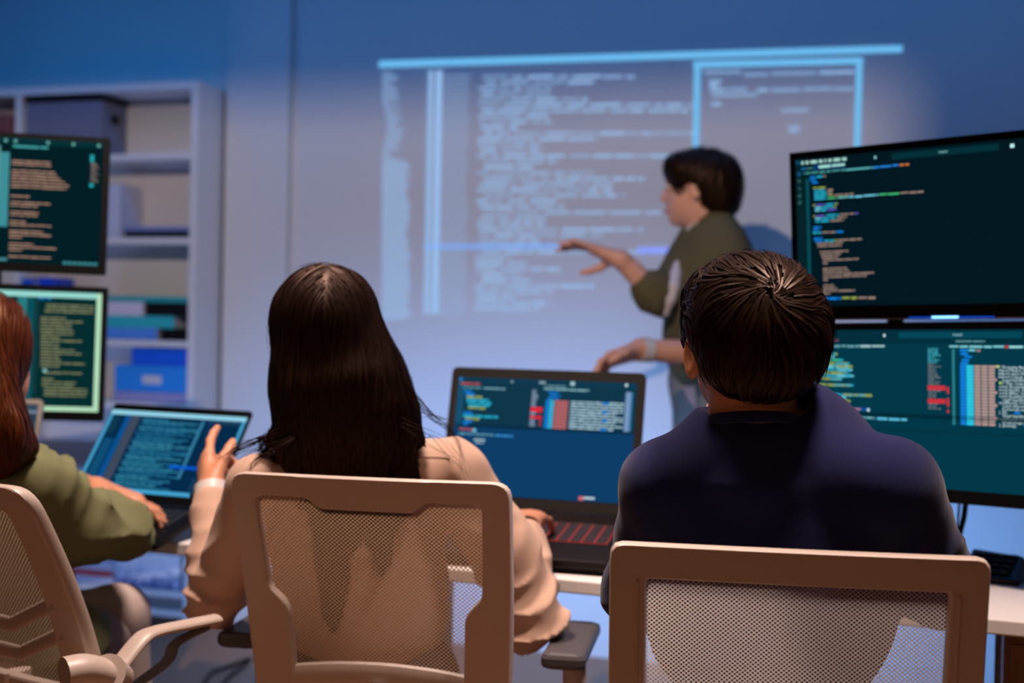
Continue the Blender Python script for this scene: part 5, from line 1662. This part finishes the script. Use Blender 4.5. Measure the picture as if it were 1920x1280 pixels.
    Hh.ell(hc - upz * .030 - fwd * .065, (.070, .052, .062), .03, A)
    Hh.ell(hc + upz * .062 + fwd * .060, (.074, .042, .036), .03, A)
    for s in (-1, 1):
        Hh.cut(hc + rt * s * .085 - upz * .050 + fwd * .018, (.034, .050, .062), .01, A)
    Hh.cut(hc + fwd * .120 - upz * .055, (.10, .085, .090), .015, A)
    hv, hf = Hh.surf(.006)
    wh = hc + upz * .10 - fwd * .05
    def fld(Q, i):
        d = Q - wh
        return d / (np.linalg.norm(d, axis=1, keepdims=True) + 1e-6) + np.array([0, 0, -.3])
    s1_ = strands(Hh, hv[rng.choice(len(hv), 1800)], fld, 8, .007, .006, .0014, jitter=.25)
    v, f = join((hv, hf), s1_)
    link('hair', np_mesh('hair', v - np.array(t.location), f), m_hair_blk, t)
    face(t, hc, tuple(A), .031, .004, .0875, m_hair_blk)
presenter()
# ------------------------------------------------------------------ light
def area(name, loc, target, size, size_y, rgb, power, spread=180):
    l = bpy.data.lights.new(name, 'AREA'); l.shape = 'RECTANGLE'; l.size = size; l.size_y = size_y
    l.color = rgb; l.energy = power; l.spread = R_(spread)
    o = bpy.data.objects.new(name, l)
    d = Vector([float(b - a) for a, b in zip(loc, target)])
    o.rotation_euler = d.to_track_quat('-Z', 'Y').to_euler()
    o.location = loc
    COL.objects.link(o)
    return o
def spot(name, loc, target, rgb, power, deg, blend=.5, r=.05):
    l = bpy.data.lights.new(name, 'SPOT'); l.color = rgb; l.energy = power; l.spot_size = R_(deg); l.spot_blend = blend; l.shadow_soft_size = r
    o = bpy.data.objects.new(name, l)
    d = Vector([float(b - a) for a, b in zip(loc, target)])
    o.rotation_euler = d.to_track_quat('-Z', 'Y').to_euler()
    o.location = loc
    COL.objects.link(o)
    return o
# blue LED strips: under the back edge of the desk and along the shelf foot, plus an added blue fill at the ceiling
c = on_desk(.55, .50)
area('blue_led_strip', (c[0], c[1] + .04, DZ - .05), (c[0], WALL_Y, .42), 2.6, .03, (.22, .46, 1.0), 14, 80)
area('blue_led_floor', (-2.9, 3.2, .05), (-2.9, WALL_Y + .1, 1.0), 1.4, .05, (.34, .50, 1.0), 4, 140)
area('blue_fill', (-1.4, 3.55, 2.80), (-1.4, WALL_Y, 1.0), 5.0, .05, (.01, .31, 1.0), 13, 150)  # added fill for the even blue wash on the wall
# unseen ceiling projector: housing added so its opening shapes the beam on the wall
def projector():
    L = np.array([-.92, .6, 2.50])
    t = empty('projector', L)
    tag(t, 'white projector out of view below the ceiling, housing added to shape the wall beam', 'projector')
    m = mat('projector_shell', (200, 200, 200), .5)
    dy = .16
    k = dy / (WALL_Y - L[1])
    x0, x1 = (-3.9 - L[0]) * k, (-.02 - L[0]) * k
    z0, z1 = (-.9 - L[2]) * k, (2.02 - L[2]) * k
    A, Bz = .25, .17
    b = MB()
    b.box(-A, A, -.14, dy, Bz, Bz + .01); b.box(-A, A, -.14, dy, -Bz - .01, -Bz)
    b.box(-A - .01, -A, -.14, dy, -Bz - .01, Bz + .01); b.box(A, A + .01, -.14, dy, -Bz - .01, Bz + .01); b.box(-A, A, -.15, -.14, -Bz, Bz)
    b.box(-A, x0, dy - .004, dy, -Bz, Bz); b.box(x1, A, dy - .004, dy, -Bz, Bz); b.box(x0, x1, dy - .004, dy, z1, Bz); b.box(x0, x1, dy - .004, dy, -Bz, z0)
    b.build('housing', m, t)
    b = MB(); b.tube([(0, 0, Bz + .01), (0, 0, .34)], .02, 12); b.build('ceiling_mount', m_steel, t, True)
    spot('projector_lamp', tuple(L), (-1.5, WALL_Y, .95), (1.0, .80, .66), 185, 80, .1, .0065)
projector()
# warm ceiling downlights over the desk
spot('ceiling_downlight', (-1.0, 2.0, 2.80), (-1.0, 1.85, .8), (1.0, .76, .66), 300, 60, .6, .18)
spot('ceiling_downlight', (.15, 1.7, 2.80), (.1, 1.65, .8), (1.0, .76, .66), 265, 60, .6, .18)
# dim tungsten light from the room behind
area('room_lamp', (-.8, -1.6, 2.2), (-.6, 1.8, .8), 3.0, 1.2, (1.0, .46, .22), 2.0, 75)
w = bpy.data.worlds.new('world'); scene.world = w; w.use_nodes = True
w.node_tree.nodes['Background'].inputs[0].default_value = (.02, .05, .16, 1)
w.node_tree.nodes['Background'].inputs[1].default_value = .3
vs = scene.view_settings
vs.view_transform = 'Standard'; vs.look = 'None'; vs.exposure = 0.0; vs.gamma = 1.0; vs.use_curve_mapping = False
scene.cycles.use_denoising = True
scene.cycles.transparent_max_bounces = 24
scene.cycles.max_bounces = 8
